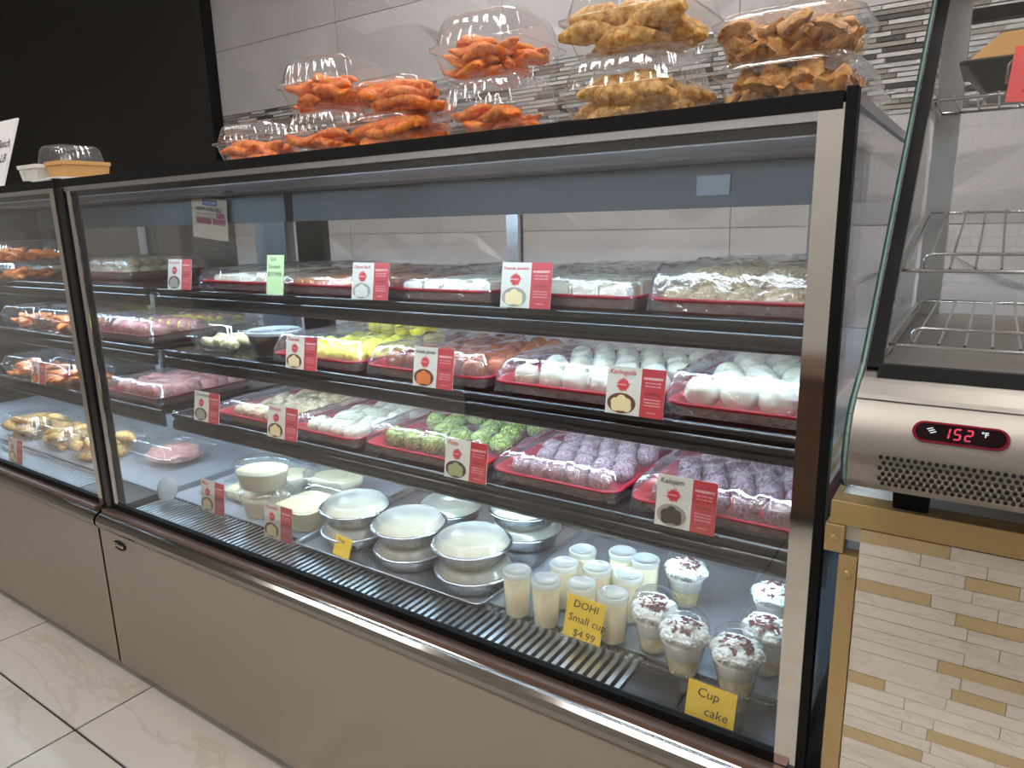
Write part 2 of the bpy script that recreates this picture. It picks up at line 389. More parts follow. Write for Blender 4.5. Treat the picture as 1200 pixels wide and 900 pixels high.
# mosaic band of thin strips
ms_cols = ['ms_dark', 'ms_mid', 'ms_light', 'ms_silver', 'ms_tan', 'ms_light', 'ms_silver', 'ms_mid']
rest = {}
nrow = 21; pitch = .292 / nrow; n_parts = 0
ms_mesh = {}
for k in range(nrow):
    z0 = 1.453 + pitch * k; x = -1.468 + random.uniform(-.1, 0); last = None
    while x < 2.95:
        ln = random.choice((.07, .1, .13, .15)); a = max(x, -1.468); b = x + ln - .0035
        if b > a + .01:
            m = random.choice([c for c in ms_cols if c != last]); last = m
            pr = random.choice((0, .001, .002))
            if (1.1 < a < 2.0 or a < -1.05) and n_parts < 290:
                key = (m, round(b - a, 3), pr)
                if key not in ms_mesh: ms_mesh[key] = MB().box(0, -pr, 0, b - a, .009, pitch - .0035).mesh('mosaic_strip', m)
                link('mosaic_strip', ms_mesh[key], wb, (a, WY, z0)); n_parts += 1
            else:
                rest.setdefault(m, MB()).box(a, WY - pr, z0, b, WY + .009, z0 + pitch - .0035)
        x += ln
for m, mb in rest.items(): tag(mb.build('mosaic_strips', m, wb), kind='stuff')

wl = bx('wall_left', (-4.68, WY - .05, 0), (-1.48, WY + .12, 2.95), 'blackwall'); tag(wl, 'plain black painted wall left of the grey tiles', 'wall', kind='structure')
tr = bx('trim_1', (-1.48, WY - .055, 0), (-1.468, WY + .008, 2.95), 'black'); tag(tr, 'thin black edge trim between black wall and grey tiles', 'trim', kind='structure')
ce = bx('ceiling', (-4.68, -3.2, 2.95), (3.2, WY + .12, 3.0), 'ceilp'); tag(ce, 'plain white ceiling above the shop', 'ceiling', kind='structure')
wf = bx('wall_front', (-4.68, -3.3, 0), (3.2, -3.2, 2.95), 'whitepaint'); tag(wf, 'plain white wall facing the display cases', 'wall', kind='structure')
wr = bx('wall_right', (3.2, -3.3, 0), (3.3, WY + .12, 2.95), 'whitepaint'); tag(wr, 'plain white wall right of the counter', 'wall', kind='structure')
ws = bx('wall_side', (-4.78, -3.3, 0), (-4.68, WY + .12, 2.95), 'whitepaint'); tag(ws, 'plain white wall at the far left end', 'wall', kind='structure')

def ceiling_light(x, y, w, d):
    t = thing('ceiling_light', (x, y, 2.9), 'flat white rectangular light panel on the ceiling out of view', 'ceiling light', 'ceiling light panels')
    f = MB(); e = .03
    f.box(-w / 2 - e, -d / 2 - e, 0, w / 2 + e, -d / 2, .05).box(-w / 2 - e, d / 2, 0, w / 2 + e, d / 2 + e, .05)
    f.box(-w / 2 - e, -d / 2, 0, -w / 2, d / 2, .05).box(w / 2, -d / 2, 0, w / 2 + e, d / 2, .05)
    f.build('frame', 'whitecard', t); bx('diffuser', (-w / 2, -d / 2, .012), (w / 2, d / 2, .03), 'lamp', t)
for (x, y, w_, d_) in ((.9, -.95, 1.2, .16), (-1.4, -.95, 1.2, .16), (2.5, -.95, 1.0, .16), (.9, -2.2, 1.2, .16), (-1.4, -2.2, 1.2, .16), (.6, .95, 1.2, .16), (2.3, .95, 1.0, .16)):
    ceiling_light(x, y, w_, d_)

# ================================================================== refrigerated cases
SHZ = (1.03, .865, .688)                    # shelf tops
DECK = .46
def make_case(x0, L, label, badge=False, slat_from=0., slat_to=None):
    C = thing('display_case', (x0, 0, 0), label, 'display case')
    # base
    bx('base_panel', (.004, -.033, .035), (L - .004, -.022, .432), 'steel', C, .002)
    bx('base_cabinet', (.006, -.02, .03), (L - .006, .70, .43), 'dsteel', C)
    bx('toe_kick', (.03, .02, 0), (L - .03, .66, .03), 'blackm', C)
    # bullnose rail under the glass
    pr = [(-.030, .430), (-.036, .434), (-.040, .442), (-.040, .452), (-.036, .461), (-.029, .466), (-.024, .468), (-.022, .470), (.002, .476), (.002, .430)]
    MB().prism_x(pr, .003, L - .003, False).build('front_rail', 'rail', C)
    bx('rail_trim', (.012, -.0235, .4705), (L - .02, -.004, .480), 'rail_reflect', C)  # tan-brown base colour paints the reflection along this strip
    bx('bottom_gasket', (.03, -.005, .4775), (L - .036, .008, .495), 'rubber', C)
    # glass
    bx('front_glass', (.032, .0, .495), (L - .036, .006, 1.284), 'glass', C)
    tf = bx('top_frame', (.0, -.006, 1.284), (L - .012, .012, 1.302), 'blackm', C)
    bx('top_channel', (.03, -.004, 1.274), (L - .036, .012, 1.284), 'satin', C)
    bx('top_seal', (.03, .0062, 1.262), (L - .036, .012, 1.274), 'blackm', C)
    # corner posts
    bx('corner_post', (.001, -.008, .476), (.033, .03, 1.284), 'black', C, .003)
    bx('edge_strip', (.0335, -.003, .495), (.058, -.0005, 1.274), 'mirror', C)
    bx('edge_strip', (L - .036, -.004, .482), (L - .010, .006, 1.290), 'mirror', C)
    bx('corner_post', (L - .0095, -.007, .03), (L + .002, .012, 1.306), 'blackm', C, .0015)
    # ends
    for xa in (.004, L - .009):
        bx('end_glass', (xa, .03, .44), (xa + .005, .70, 1.288), 'glass', C)
    bx('end_glass_edge', (L - .009, .0125, .3), (L - .004, .016, 1.24), 'gedge', C)
    # top
    tp = bx('top_panel', (0, .012, 1.29), (L, .72, 1.302), 'liner', C)
    MB().prism_x([(.014, 1.268), (.034, 1.276), (.034, 1.29), (.014, 1.29)], .06, L - .06).build('top_light_housing', 'blackm', tp)
    bx('light_strip', (.07, .035, 1.283), (L - .07, .047, 1.2895), 'ledtop', tp)
    for yy in (.24, .46):
        MB().prism_x([(yy, 1.29), (yy + .004, 1.284), (yy + .03, 1.284), (yy + .034, 1.29)], .02, L - .02).build('top_rib', 'liner', tp)
    # rear frame and sliding doors
    bx('rear_header', (.03, .66, 1.2), (L - .004, .70, 1.289), 'header', C)
    bx('rear_sill', (.01, .66, .43), (L - .01, .70, .485), 'grey', C)
    for (a, b, m) in ((.03, .14, 'black'), (L - .175, L - .02, 'grey')):
        bx('rear_post', (a, .665, .485), (b, .70, 1.2), m, C)
    mid = L * .5 - .02
    for (a, b, yy) in ((.14, mid + .02, .672), (mid - .015, L - .175, .686)):
        d = bx('sliding_door', (a + .001, yy, .487), (b - .001, yy + .006, 1.2), 'doorglass', C)
        bx('door_stile', (b - .034 if yy < .68 else a, yy - .003, .487), (b if yy < .68 else a + .034, yy + .009, 1.199), 'satin' if yy < .68 else 'dsteel', d)
    bx('socket_plate', (L - .40, .655, 1.225), (L - .33, .66, 1.265), 'grey', C)
    # shelves
    for z in SHZ:
        s = bx('shelf', (.03, .19, z - .012), (L - .02, .63, z), 'shelf', C)
        prof = [(.194, z - .014), (.187, z - .008), (.184, z - .003), (.186, z + .002), (.1905, z + .004), (.1935, z + .001), (.1935, z - .0135)]
        MB().prism_x(prof, .03, L - .02, True).build('shelf_edge', 'shelf', s)
        prof = [(.194, z - .046), (.189, z - .045), (.1855, z - .040), (.1845, z - .030), (.186, z - .020), (.190, z - .0145), (.194, z - .0145)]
        MB().prism_x(prof, .03, L - .02, True).build('shelf_lip', 'shelf', s)
        bx('shelf_web', (.03, .1936, z - .045), (L - .02, .1985, z - .0121), 'shelf', s)
        MB().prism_x([(.246, z - .0125), (.246, z - .024), (.262, z - .0125)], .05, L - .05).build('light_housing', 'blackm', s)
        MB().add([(.05, .2475, z - .0238), (L - .05, .2475, z - .0238), (L - .05, .2628, z - .0127), (.05, .2628, z - .0127)], [(0, 1, 2, 3), (3, 2, 1, 0)][:1]).build('light_strip', 'led', s)
        for xx in (.034, L - .030):
            MB().prism_x([(.20, z - .0125), (.63, z - .0125), (.63, z - .05)], xx, xx + .004).build('shelf_bracket', 'satin', s)
    # deck and intake grille
    bx('deck_plate', (.02, .155, .432), (L - .02, .66, DECK), 'deckm', C, .002)
    bx('grille_well', (.02, .01, .431), (L - .02, .155, .437), 'blackm', C)
    pl = bx('grille_plate', (L - .28, .012, .4375), (L - .025, .150, DECK - .003), 'dsteel', C)
    sm = MB().box(0, .012, .438, .0085, .150, DECK - .001).mesh('slat', 'satin')
    x = max(.03, slat_from); e = min(L - .285, slat_to or L)
    while x < e:
        link('slat', sm, C, (x, 0, 0)); x += .0165
    for yy in (.012, .1505):
        bx('grille_bar', (.02, yy - .002, .4375), (L - .28, yy + .0045, DECK), 'dsteel', C)
    if badge:
        b = MB(); n = 32
        ring = lambda s_, y: [(.098 + .030 * s_ * math.cos(2 * PI * i / n), y, .404 + .0125 * s_ * math.sin(2 * PI * i / n)) for i in range(n)]
        b.loft([ring(1, -.0332), ring(1, -.035), ring(.9, -.036)], True, True, False)
        bo = b.build('badge', 'badge', C)
        text('badge_letters', 'Pocasi', .013, 'card', bo, (.086, -.0363, .400), bold=.0004)
        rg = MB(); rg.tube([(.0775 + .0042 * math.cos(a * PI / 8), -.0363, .404 + .0055 * math.sin(a * PI / 8)) for a in range(16)], .0009, 6, True); rg.build('badge_ring', 'card', bo)
    return C
LC = 1.725
main_case = make_case(0., LC, 'long glass fronted refrigerated case with stainless base, full of sweets', True)
left_case = make_case(-1.731, 1.7265, 'second glass fronted refrigerated case cut off by the left picture edge', False, .6)

# ================================================================== wrapped trays and sweets
_wrap = {}
def wrap_mesh(w, d, h, seed):
    """cling film pulled over a tray: tight at the rim, draped and creased over the sweets"""
    nx, ny = 30, 36; vs = []; fs = []
    for j in range(ny + 1):
        for i in range(nx + 1):
            u = -1 + 2 * i / nx; v = -1 + 2 * j / ny
            e = max(abs(u), abs(v))
            x = u * (w / 2 + .003); y = v * (d / 2 + .003)
            k = min(1., (1 - abs(u)) / .16) * min(1., (1 - abs(v)) / .14)
            k = math.sin(k * PI / 2)
            z = .027 + (h - .027) * k
            z += .006 * noise.noise(Vector((x * 45 + seed * 9, y * 18, seed))) * (.35 + k) + .003 * noise.noise(Vector((x * 120, y * 40 + seed, 3)))
            if e > .999: z = .006; x *= .955; y *= .965
            vs.append((x, y, z))
    for j in range(ny):
        for i in range(nx):
            a = j * (nx + 1) + i; fs.append((a, a + 1, a + nx + 2, a + nx + 1))
    # gathered corner tail at the back
    mb = MB().add(vs, fs, True)
    rnd = random.Random(seed)
    for sx in (-1, 1):
        c = Vector((sx * w * .42, d / 2, .03)); pts = []
        ring0 = []; ring1 = []
        for k in range(9):
            a = k / 8
            ring0.append((c.x - sx * .03 * a, c.y - .005, .02 + .02 * a)); ring1.append((c.x + sx * (.02 - .05 * a) + rnd.uniform(-.004, .004), c.y + .018 + rnd.uniform(-.006, .006), .028 + .03 * a + rnd.uniform(-.006, .008)))
        mb.loft([ring0, ring1], False, False, True, False)
    return mb.mesh('film_wrap', 'film')

def tray(x0, x1, yf, d, z, label, h=.06, seed=1, group=None, m='red', film=True):
    w = x1 - x0
    t = thing('foam_tray', ((x0 + x1) / 2, yf + d / 2, z), label, 'tray', group)
    mb = MB(); R = .028
    mb.loft([rr(w - .05, d - .05, R, .0), rr(w - .012, d - .012, R, .020), rr(w, d, R, .024), rr(w - .001, d - .001, R, .0275), rr(w - .014, d - .014, R, .0265), rr(w - .052, d - .052, R, .005)], True, True, True)
    mb.build('dish', m, t)
    if film: link('film_wrap', wrap_mesh(w, d, h, seed), t)
    return t

SW = {}
def sweet_mesh(kind):
    if kind in SW: return SW[kind]
    out = []
    for s in range(3):
        if kind == 'yellow': me = with_mat(ico(4, .0225, .0222, .021, .06, 40, s, .85), 's_yel')
        elif kind == 'brown': me = with_mat(ico(4, .0242, .0242, .0235, .04, 40, s, .9), 's_brn')
        elif kind == 'white': me = with_mat(ico(4, .0238, .0238, .0235, .05, 36, s, .9), 's_wht')
        elif kind == 'bigwhite': me = with_mat(ico(4, .0285, .031, .028, .07, 36, s + 3, .85), 's_wht')
        elif kind == 'green': me = with_mat(ico(4, .0245, .0245, .024, .1, 80, s, .9), 's_grn')
        elif kind == 'purple': me = with_mat(ico(4, .0215, .0215, .0205, .08, 50, s, .85), 's_pur')
        elif kind == 'dark': me = with_mat(ico(4, .0215, .025, .0215, .08, 50, s, .85), 's_dk')
        elif kind == 'beige': me = with_mat(ico(4, .032, .021, .0195, .09, 50, s, .85), 's_bge')
        elif kind == 'whitelong': me = with_mat(ico(4, .019, .036, .020, .05, 40, s, .85), 's_wht')
        elif kind == 'beigelong': me = with_mat(ico(4, .022, .030, .018, .08, 50, s, .85), 's_bge')
        elif kind == 'pink': me = with_mat(ico(4, .028, .028, .024, .06, 50, s, .85), 'pinkish')
        out.append(me)
    SW[kind] = out
    return out

ORD = ('first', 'second', 'third', 'fourth', 'fifth', 'sixth', 'seventh', 'eighth', 'ninth', 'tenth')
def place_words(i, n, j, m, ly=0):
    row = 'front row' if j == 0 else ('back row' if j == m - 1 else ORD[j] + ' row from front')
    return ORD[i] + ' from left, ' + row + (', upper layer' if ly == 1 else ', topmost layer' if ly == 2 else '')
def fill(x0, x1, yf, d, z, kind, r, nx, ny, name, label, group, layers=1, skip=0., rows2=None, rot=.4, cat='sweet'):
    ms = sweet_mesh(kind); w = x1 - x0; rnd = random.Random(sum(map(ord, kind)) % 7 + nx * 13 + int(x0 * 100 + 500)); zs = r * .88
    for ly in range(layers):
        mx, my = nx - ly, (ny - ly) if rows2 is None or ly == 0 else rows2
        for i in range(mx):
            for j in range(my):
                if rnd.random() < skip: continue
                px = x0 + w / 2 + ((i + .5 + (.22 if j % 2 else -.22) * (ly == 0)) / mx - .5) * (w - .056 - ly * 2 * r * .9) + rnd.uniform(-.0025, .0025)
                py = yf + d / 2 + ((j + .5) / my - .5) * (d - .06 - ly * 2 * r * .9) + rnd.uniform(-.0025, .0025)
                if rows2 is not None and ly > 0: py = yf + d - .07 - j * r * 2.0
                o = link(name, rnd.choice(ms), None, (px, py, z + .006 + zs + ly * r * 1.35), (rnd.uniform(-.1, .1), rnd.uniform(-.1, .1), rnd.uniform(-rot, rot)))
                tag(o, label + ', ' + place_words(i, mx, j if rows2 is None or ly == 0 else my - 1 - j, my, ly), cat, group)

def slabs(x0, x1, yf, d, z, m, nx, ny, hh, name, label, group, dots=False):
    w = x1 - x0; rnd = random.Random(int(x0 * 999 + 5000)); sx = (w - .06) / nx; sy = (d - .06) / ny
    me = MB().box(-sx / 2 + .0015, -sy / 2 + .0015, 0, sx / 2 - .0015, sy / 2 - .0015, hh).mesh('piece', m)
    bm = bmesh.new(); bm.from_mesh(me); bmesh.ops.bevel(bm, geom=list(bm.edges), offset=.004, segments=2, affect='EDGES', clamp_overlap=True); bm.to_mesh(me); bm.free()
    dme = ico(2, .004, .004, .0015); dme.materials.append(MT['dot'])
    for i in range(nx):
        for j in range(ny):
            o = link(name, me, None, (x0 + .03 + sx * (i + .5), yf + .03 + sy * (j + .5), z + .006), (0, 0, rnd.uniform(-.04, .04)))
            tag(o, label + ', ' + place_words(i, nx, j, ny), 'sweet', group)
            if dots: link('topping', dme, o, (0, 0, hh))
Z1, Z2, Z3 = SHZ
Yf, D = .205, .40
# top shelf
tray(.185, .475, Yf, D, Z1, 'red foam tray of tan fudge squares on the top shelf, left of the green note', .055, 1)
slabs(.185, .475, Yf, D, Z1, 's_pale', 4, 5, .032, 'fudge_square', 'tan fudge square left of the green note', 'tan fudge squares')
tray(.495, .80, Yf, D, Z1, 'red foam tray of orange slabs on the top shelf, behind the green note', .05, 2)
slabs(.495, .80, Yf, D, Z1, 's_or', 2, 4, .028, 'orange_slab', 'orange slab behind the green note', 'orange slabs')
tray(.83, 1.105, Yf, D, Z1, 'red foam tray of cream diamonds on the top shelf, third from the right', .055, 3)
slabs(.83, 1.105, Yf, D, Z1, 's_cream', 4, 5, .03, 'cream_square', 'plain cream square on the top shelf', 'cream squares')
tray(1.12, 1.39, Yf, D, Z1, 'red foam tray of pale squares with red dots on the top shelf', .062, 4)
slabs(1.12, 1.39, Yf, D, Z1, 's_cream', 4, 5, .036, 'dotted_square', 'pale square with red dot, top shelf', 'red dotted squares', True)
tray(1.405, 1.695 - .025, Yf, D, Z1, 'red foam tray heaped with sugared beige sweets at the right of the top shelf', .076, 5)
fill(1.405, 1.67, Yf, D, Z1, 'beige', .02, 4, 7, 'sugared_sweet', 'sugared beige oblong, top shelf heap', 'sugared beige sweets', 2)
# second shelf
tray(.455, .745, Yf, D, Z2, 'red foam tray of yellow balls on the second shelf', .07, 6)
fill(.455, .745, Yf, D, Z2, 'yellow', .0225, 5, 7, 'yellow_sweet', 'bright yellow ball, second shelf', 'yellow ball sweets', 2, 0., 2)
tray(.765, 1.085, Yf, D, Z2, 'red foam tray of brown syrup balls on the second shelf', .068, 7)
fill(.765, 1.085, Yf, D, Z2, 'brown', .0245, 5, 6, 'syrup_ball', 'brown syrup ball, second shelf', 'brown syrup balls')
tray(1.10, 1.425, Yf, D, Z2, 'red foam tray of small white balls left of the Kachagolla card', .068, 8)
fill(1.10, 1.425, Yf, D, Z2, 'white', .0235, 5, 6, 'white_ball', 'small white ball left of Kachagolla card', 'small white balls')
tray(1.44, 1.675, Yf, D, Z2, 'red foam tray of big white balls right of the Kachagolla card', .074, 9)
fill(1.44, 1.675, Yf, D, Z2, 'bigwhite', .029, 3, 5, 'large_white_ball', 'large white ball right of Kachagolla card', 'large white balls', 1)
# third shelf
tray(.20, .475, Yf, D - .08, Z3, 'red foam tray of beige oblong sweets on the third shelf, leftmost of its row', .055, 10)
fill(.20, .475, Yf, D - .08, Z3, 'beigelong', .018, 5, 4, 'beige_sweet', 'beige oblong sweet, third shelf', 'beige oblong sweets')
tray(.50, .725, Yf, D - .08, Z3, 'red foam tray of white oblong sweets on the third shelf', .055, 11)
fill(.50, .725, Yf, D - .08, Z3, 'whitelong', .019, 4, 4, 'white_oblong_sweet', 'white oblong sweet, third shelf', 'white oblong sweets')
tray(.745, 1.07, Yf, D - .06, Z3, 'red foam tray of green crumbed balls on the third shelf', .068, 12)
fill(.745, 1.07, Yf, D - .06, Z3, 'green', .0245, 5, 4, 'green_ball', 'green crumbed ball, third shelf', 'green crumbed balls', 1, .12)
tray(1.09, 1.36, Yf, D, Z3, 'red foam tray packed with small sugar dusted balls on the third shelf', .06, 13)
fill(1.09, 1.36, Yf, D, Z3, 'purple', .0215, 5, 6, 'dusted_ball', 'small sugar dusted ball, third shelf', 'sugar dusted balls')
tray(1.38, 1.675, Yf, D, Z3, 'red foam tray of dark oval sweets behind the Kalojam card', .066, 14)
fill(1.38, 1.675, Yf, D, Z3, 'dark', .0225, 5, 5, 'dark_oval_sweet', 'dark oval sweet behind Kalojam card', 'dark oval sweets')
# left case, seen through the end glass
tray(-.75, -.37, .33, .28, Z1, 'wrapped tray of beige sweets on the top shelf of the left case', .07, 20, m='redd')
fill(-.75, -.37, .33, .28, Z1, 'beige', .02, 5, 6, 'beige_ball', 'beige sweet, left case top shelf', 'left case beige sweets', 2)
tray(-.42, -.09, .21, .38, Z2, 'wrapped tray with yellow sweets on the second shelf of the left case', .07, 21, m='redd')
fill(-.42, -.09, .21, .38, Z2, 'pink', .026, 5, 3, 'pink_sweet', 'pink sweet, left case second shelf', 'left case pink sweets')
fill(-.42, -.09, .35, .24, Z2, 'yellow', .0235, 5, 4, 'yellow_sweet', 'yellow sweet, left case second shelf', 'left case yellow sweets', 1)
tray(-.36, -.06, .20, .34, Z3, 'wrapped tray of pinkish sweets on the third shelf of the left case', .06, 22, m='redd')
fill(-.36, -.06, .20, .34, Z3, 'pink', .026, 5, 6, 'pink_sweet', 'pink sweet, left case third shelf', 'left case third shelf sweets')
tray(-1.2, -.86, .33, .28, Z1, 'wrapped beige tray on the left case top shelf near the picture edge', .05, 23)
slabs(-1.2, -.86, .33, .28, Z1, 's_pale', 4, 3, .024, 'pale_square', 'pale square, left case top shelf', 'left case pale squares')

# ================================================================== price cards
def disc(mb, cx, cz, rx, rz, y, n=20):
    mb.add([(cx + rx * math.cos(2 * PI * i / n), y, cz + rz * math.sin(2 * PI * i / n)) for i in range(n)], [tuple(range(n))])
def price_card(xl, xr, y, z, title, pic, label, price='$14.99/lb', h=.074, tilt=.16, rz=0., tcol='inkred', ingr=True):
    w = xr - xl
    t = thing('price_card', ((xl + xr) / 2, y, z), label, 'price card', 'price cards')
    t.rotation_euler = (-tilt, 0, rz)
    x0 = -w / 2; sp = x0 + w * .60
    bx('card', (x0, 0, 0), (w / 2, .0012, h), 'card', t)
    bx('red_panel', (sp, -.0004, 0), (w / 2, .0, h), 'cardred', t)
    # easel foot behind
    MB().add([(-.012, .0012, .0), (.012, .0012, .0), (.012, .03, .0), (-.012, .03, .0), (-.012, .0012, h * .7), (.012, .0012, h * .7)], [(0, 1, 2, 3), (3, 2, 5, 4), (0, 3, 4), (1, 5, 2)]).build('easel_foot', 'acryl', t)
    s = w * .6 / max(6, len(title)) * 1.8
    text('title', title, min(.0125, s), tcol, t, (x0 + .004, -.0006, h * .84), shear=.25, bold=.0001)
    # splash shaped logo
    cx = x0 + w * .29; cz = h * .62; rnd = random.Random(5); n = 36
    lg = MB(); lg.add([(cx + (.0125 if i % 2 else .0088) * rnd.uniform(.85, 1.15) * math.cos(2 * PI * i / n), -.0006, cz + (.0125 if i % 2 else .0088) * rnd.uniform(.85, 1.15) * math.sin(2 * PI * i / n)) for i in range(n)], [tuple(range(n))])
    lo = lg.build('logo', 'inkred', t)
    text('logo_letters', 'SWEETS', .0042, 'inkw', lo, (cx - .0085, -.0009, cz - .001))
    # round picture of the sweet
    pm, pc = pic
    pcx = x0 + w * .28; pcz = h * .235; a = MB(); disc(a, pcx, pcz, w * .25, h * .215, -.0005, 28); po = a.build('picture', pm, t)
    b = MB()
    for k, (dx, dz) in enumerate(((-.5, .05), (.45, .1), (0, -.35), (0, .42), (-.45, -.42), (.5, -.4))):
        disc(b, pcx + dx * w * .2, pcz + dz * h * .19, w * .085, h * .1, -.0008 - .0001 * k, 14)
    b.build('picture_sweets', pc, po)
    # lettering on the red half
    text('ingredients', 'INGREDIENTS', w * .052, 'inkw', t, (sp + w * .2, -.0007, h * .78), align='CENTER', bold=.0001)
    for k in range(2): text('ingredients', 'MILK, SUGAR, GHEE', w * .03, 'inkw', t, (sp + w * .2, -.0007, h * (.70 - .065 * k)), align='CENTER')
    text('price', price, w * .068, 'ink', t, (sp + w * .2, -.0007, h * .46), align='CENTER')
    for k in range(3): text('ingredients', 'PLEASE ASK FOR HELP', w * .028, 'inkw', t, (sp + w * .2, -.0007, h * (.36 - .06 * k)), align='CENTER')
    text('ingredients', 'THANK YOU', w * .028, 'inkw', t, (sp + w * .2, -.0007, h * .09), align='CENTER')
    return t
YC = .176
TP = .0035
brd = ('bowl', 'p_or'); gry = ('p_gy', 'card'); crm = ('bowl', 'p_cr'); grn = ('p_dk', 'p_gr'); drk = ('p_gy', 'p_dk')
price_card(.106, .208, YC, Z1 + TP, 'Pat Sandesh', ('bowl', 'p_gy'), 'red and cream price card at the left end of the top shelf', h=.076)
price_card(.775, .876, YC, Z1 + TP, 'Cheeni Barfi', gry, 'red and cream price card on the top shelf with a grey sweets picture')
price_card(1.146, 1.248, YC, Z1 + TP, 'Danadar Sandesh', ('p_gy', 'p_cr'), 'red and cream price card on the top shelf headed Danadar Sandesh', h=.078)
price_card(.545, .648, YC, Z2 + TP, 'Toonda', crm, 'red and cream price card in front of the yellow balls')
price_card(.930, 1.030, YC, Z2 + TP, 'Golab Jaman', brd, 'red and cream price card in front of the brown syrup balls', tcol='ink', h=.078)
price_card(1.352, 1.453, YC, Z2 + TP, 'Kachagolla', crm, 'red and cream price card headed Kachagolla', h=.078)
price_card(.150, .258, YC, Z3 + TP, 'Chomchom', ('bowl', 'p_gy'), 'red and cream price card headed Chomchom at the left of the third shelf', tcol='ink', h=.078)
price_card(.452, .560, YC, Z3 + TP, 'Khirtoya', crm, 'red and cream price card in front of the white oblong sweets', h=.078)
price_card(1.000, 1.102, YC, Z3 + TP, 'Pesta', grn, 'red and cream price card in front of the green crumbed balls', h=.078)
price_card(1.443, 1.542, YC, Z3 + TP, 'Kalojam', drk, 'red and cream price card headed Kalojam on the third shelf', tcol='ink', h=.084)
# left case cards
price_card(-1.0, -.9, YC, Z1 + TP, 'Nimki', crm, 'small price card on the left case top shelf at the picture edge')
price_card(-.80, -.70, .18, Z3 + TP, 'Jilapi', brd, 'small price card on the third shelf of the left case')
price_card(-.76, -.66, .06, DECK, 'Goja', crm, 'small price card on the left case deck at the picture edge')
# deck cards in acrylic holders
def deck_card(xl, xr, y, title, pic, label):
    t = price_card(xl, xr, y, DECK + .004, title, pic, label, h=.084, tilt=.12)
    bx('acrylic_stand', (-(xr - xl) / 2 - .004, -.004, -.002), ((xr - xl) / 2 + .004, -.002, .05), 'acryl', t)
    bx('acrylic_foot', (-(xr - xl) / 2 - .004, -.004, -.004), ((xr - xl) / 2 + .004, .05, -.002), 'acryl', t)
deck_card(.200, .300, .135, 'Malai', crm, 'red and cream price card in an acrylic stand left of the clear tub')
deck_card(.482, .582, .118, 'Rosmalai', crm, 'red and cream price card in an acrylic stand below the clear clamshell')

def note(name, xl, w, y, z, h, m, lines, label, size, tilt=.1, rz=0., sleeve=True, inkm='ink'):
    t = thing(name, (xl + w / 2, y, z), label, 'note'); t.rotation_euler = (-tilt, rz, 0)
    bx('paper', (-w / 2, 0, 0), (w / 2, .0006, h), m, t)
    for k, (s, dx) in enumerate(lines):
        text('handwriting', s, size, inkm, t, (-w / 2 + dx, -.0005, h - size * 1.05 - k * size * 1.32), shear=.12)
    if sleeve: bx('acrylic_stand', (-w / 2 - .012, .001, -.003), (w / 2 + .012, .003, h + .002), 'acryl', t)
    return t
note('price_note', .508, .058, .172, Z1 + TP, .088, 'noteg', [('Soft', .012), ('Sandesh', .006), ('$17.99/lb', .004)], 'pale green handwritten note standing on the top shelf', .0125, .14)
note('dohi_note', 1.302, .072, .118, DECK + .013, .074, 'notey', [('DOHI', .012), ('Small cup', .006), ('$4.99', .018)], 'yellow handwritten note reading DOHI in front of the yogurt cups', .019, .2, .06, False)
note('cup_cake_note', 1.556, .070, .024, DECK - .002, .074, 'notey', [('Cup', .014), ('  cake', .016), ('$3.99', .02)], 'yellow handwritten note reading Cup cake in the bottom right corner', .019, .18, .03)
note('yellow_tag', .70, .05, .134, DECK + .004, .045, 'notey', [('Doi', .008)], 'small plain yellow note leaning on the left foil pan stack', .014, .3, .1, False)
# printed sheet before the rear header, built in place of a reflected poster
t = thing('reflected_sheet', (-.40, .648, 1.15), 'tan printed sheet with blue heading behind the top shelf, in place of a reflection', 'notice')
t.rotation_euler = (0, .10, 0)
bx('sheet', (-.10, 0, 0), (.10, .001, .135), 'tanp', t)
bx('heading_block', (-.035, -.0006, .112), (.045, -.0001, .132), 'blue', t)
text('lettering', 'WELCOME', .014, 'card', t, (.005, -.001, .117), align='CENTER')
text('lettering', 'NOW AVAILABLE', .018, 'ink', t, (0, -.001, .094), align='CENTER', bold=.0005)
for (a, b, c, d_) in ((.04, .072, .085, .09), (-.075, .05, .01, .07), (.018, .05, .09, .07)):
    bx('red_block', (a, -.0006, b), (c, -.0001, d_), 'maroonp', t)
for k in range(2): text('lettering', 'fresh sweets made daily', .011, 'ink', t, (-.02, -.001, .081 - k * .012), align='CENTER')

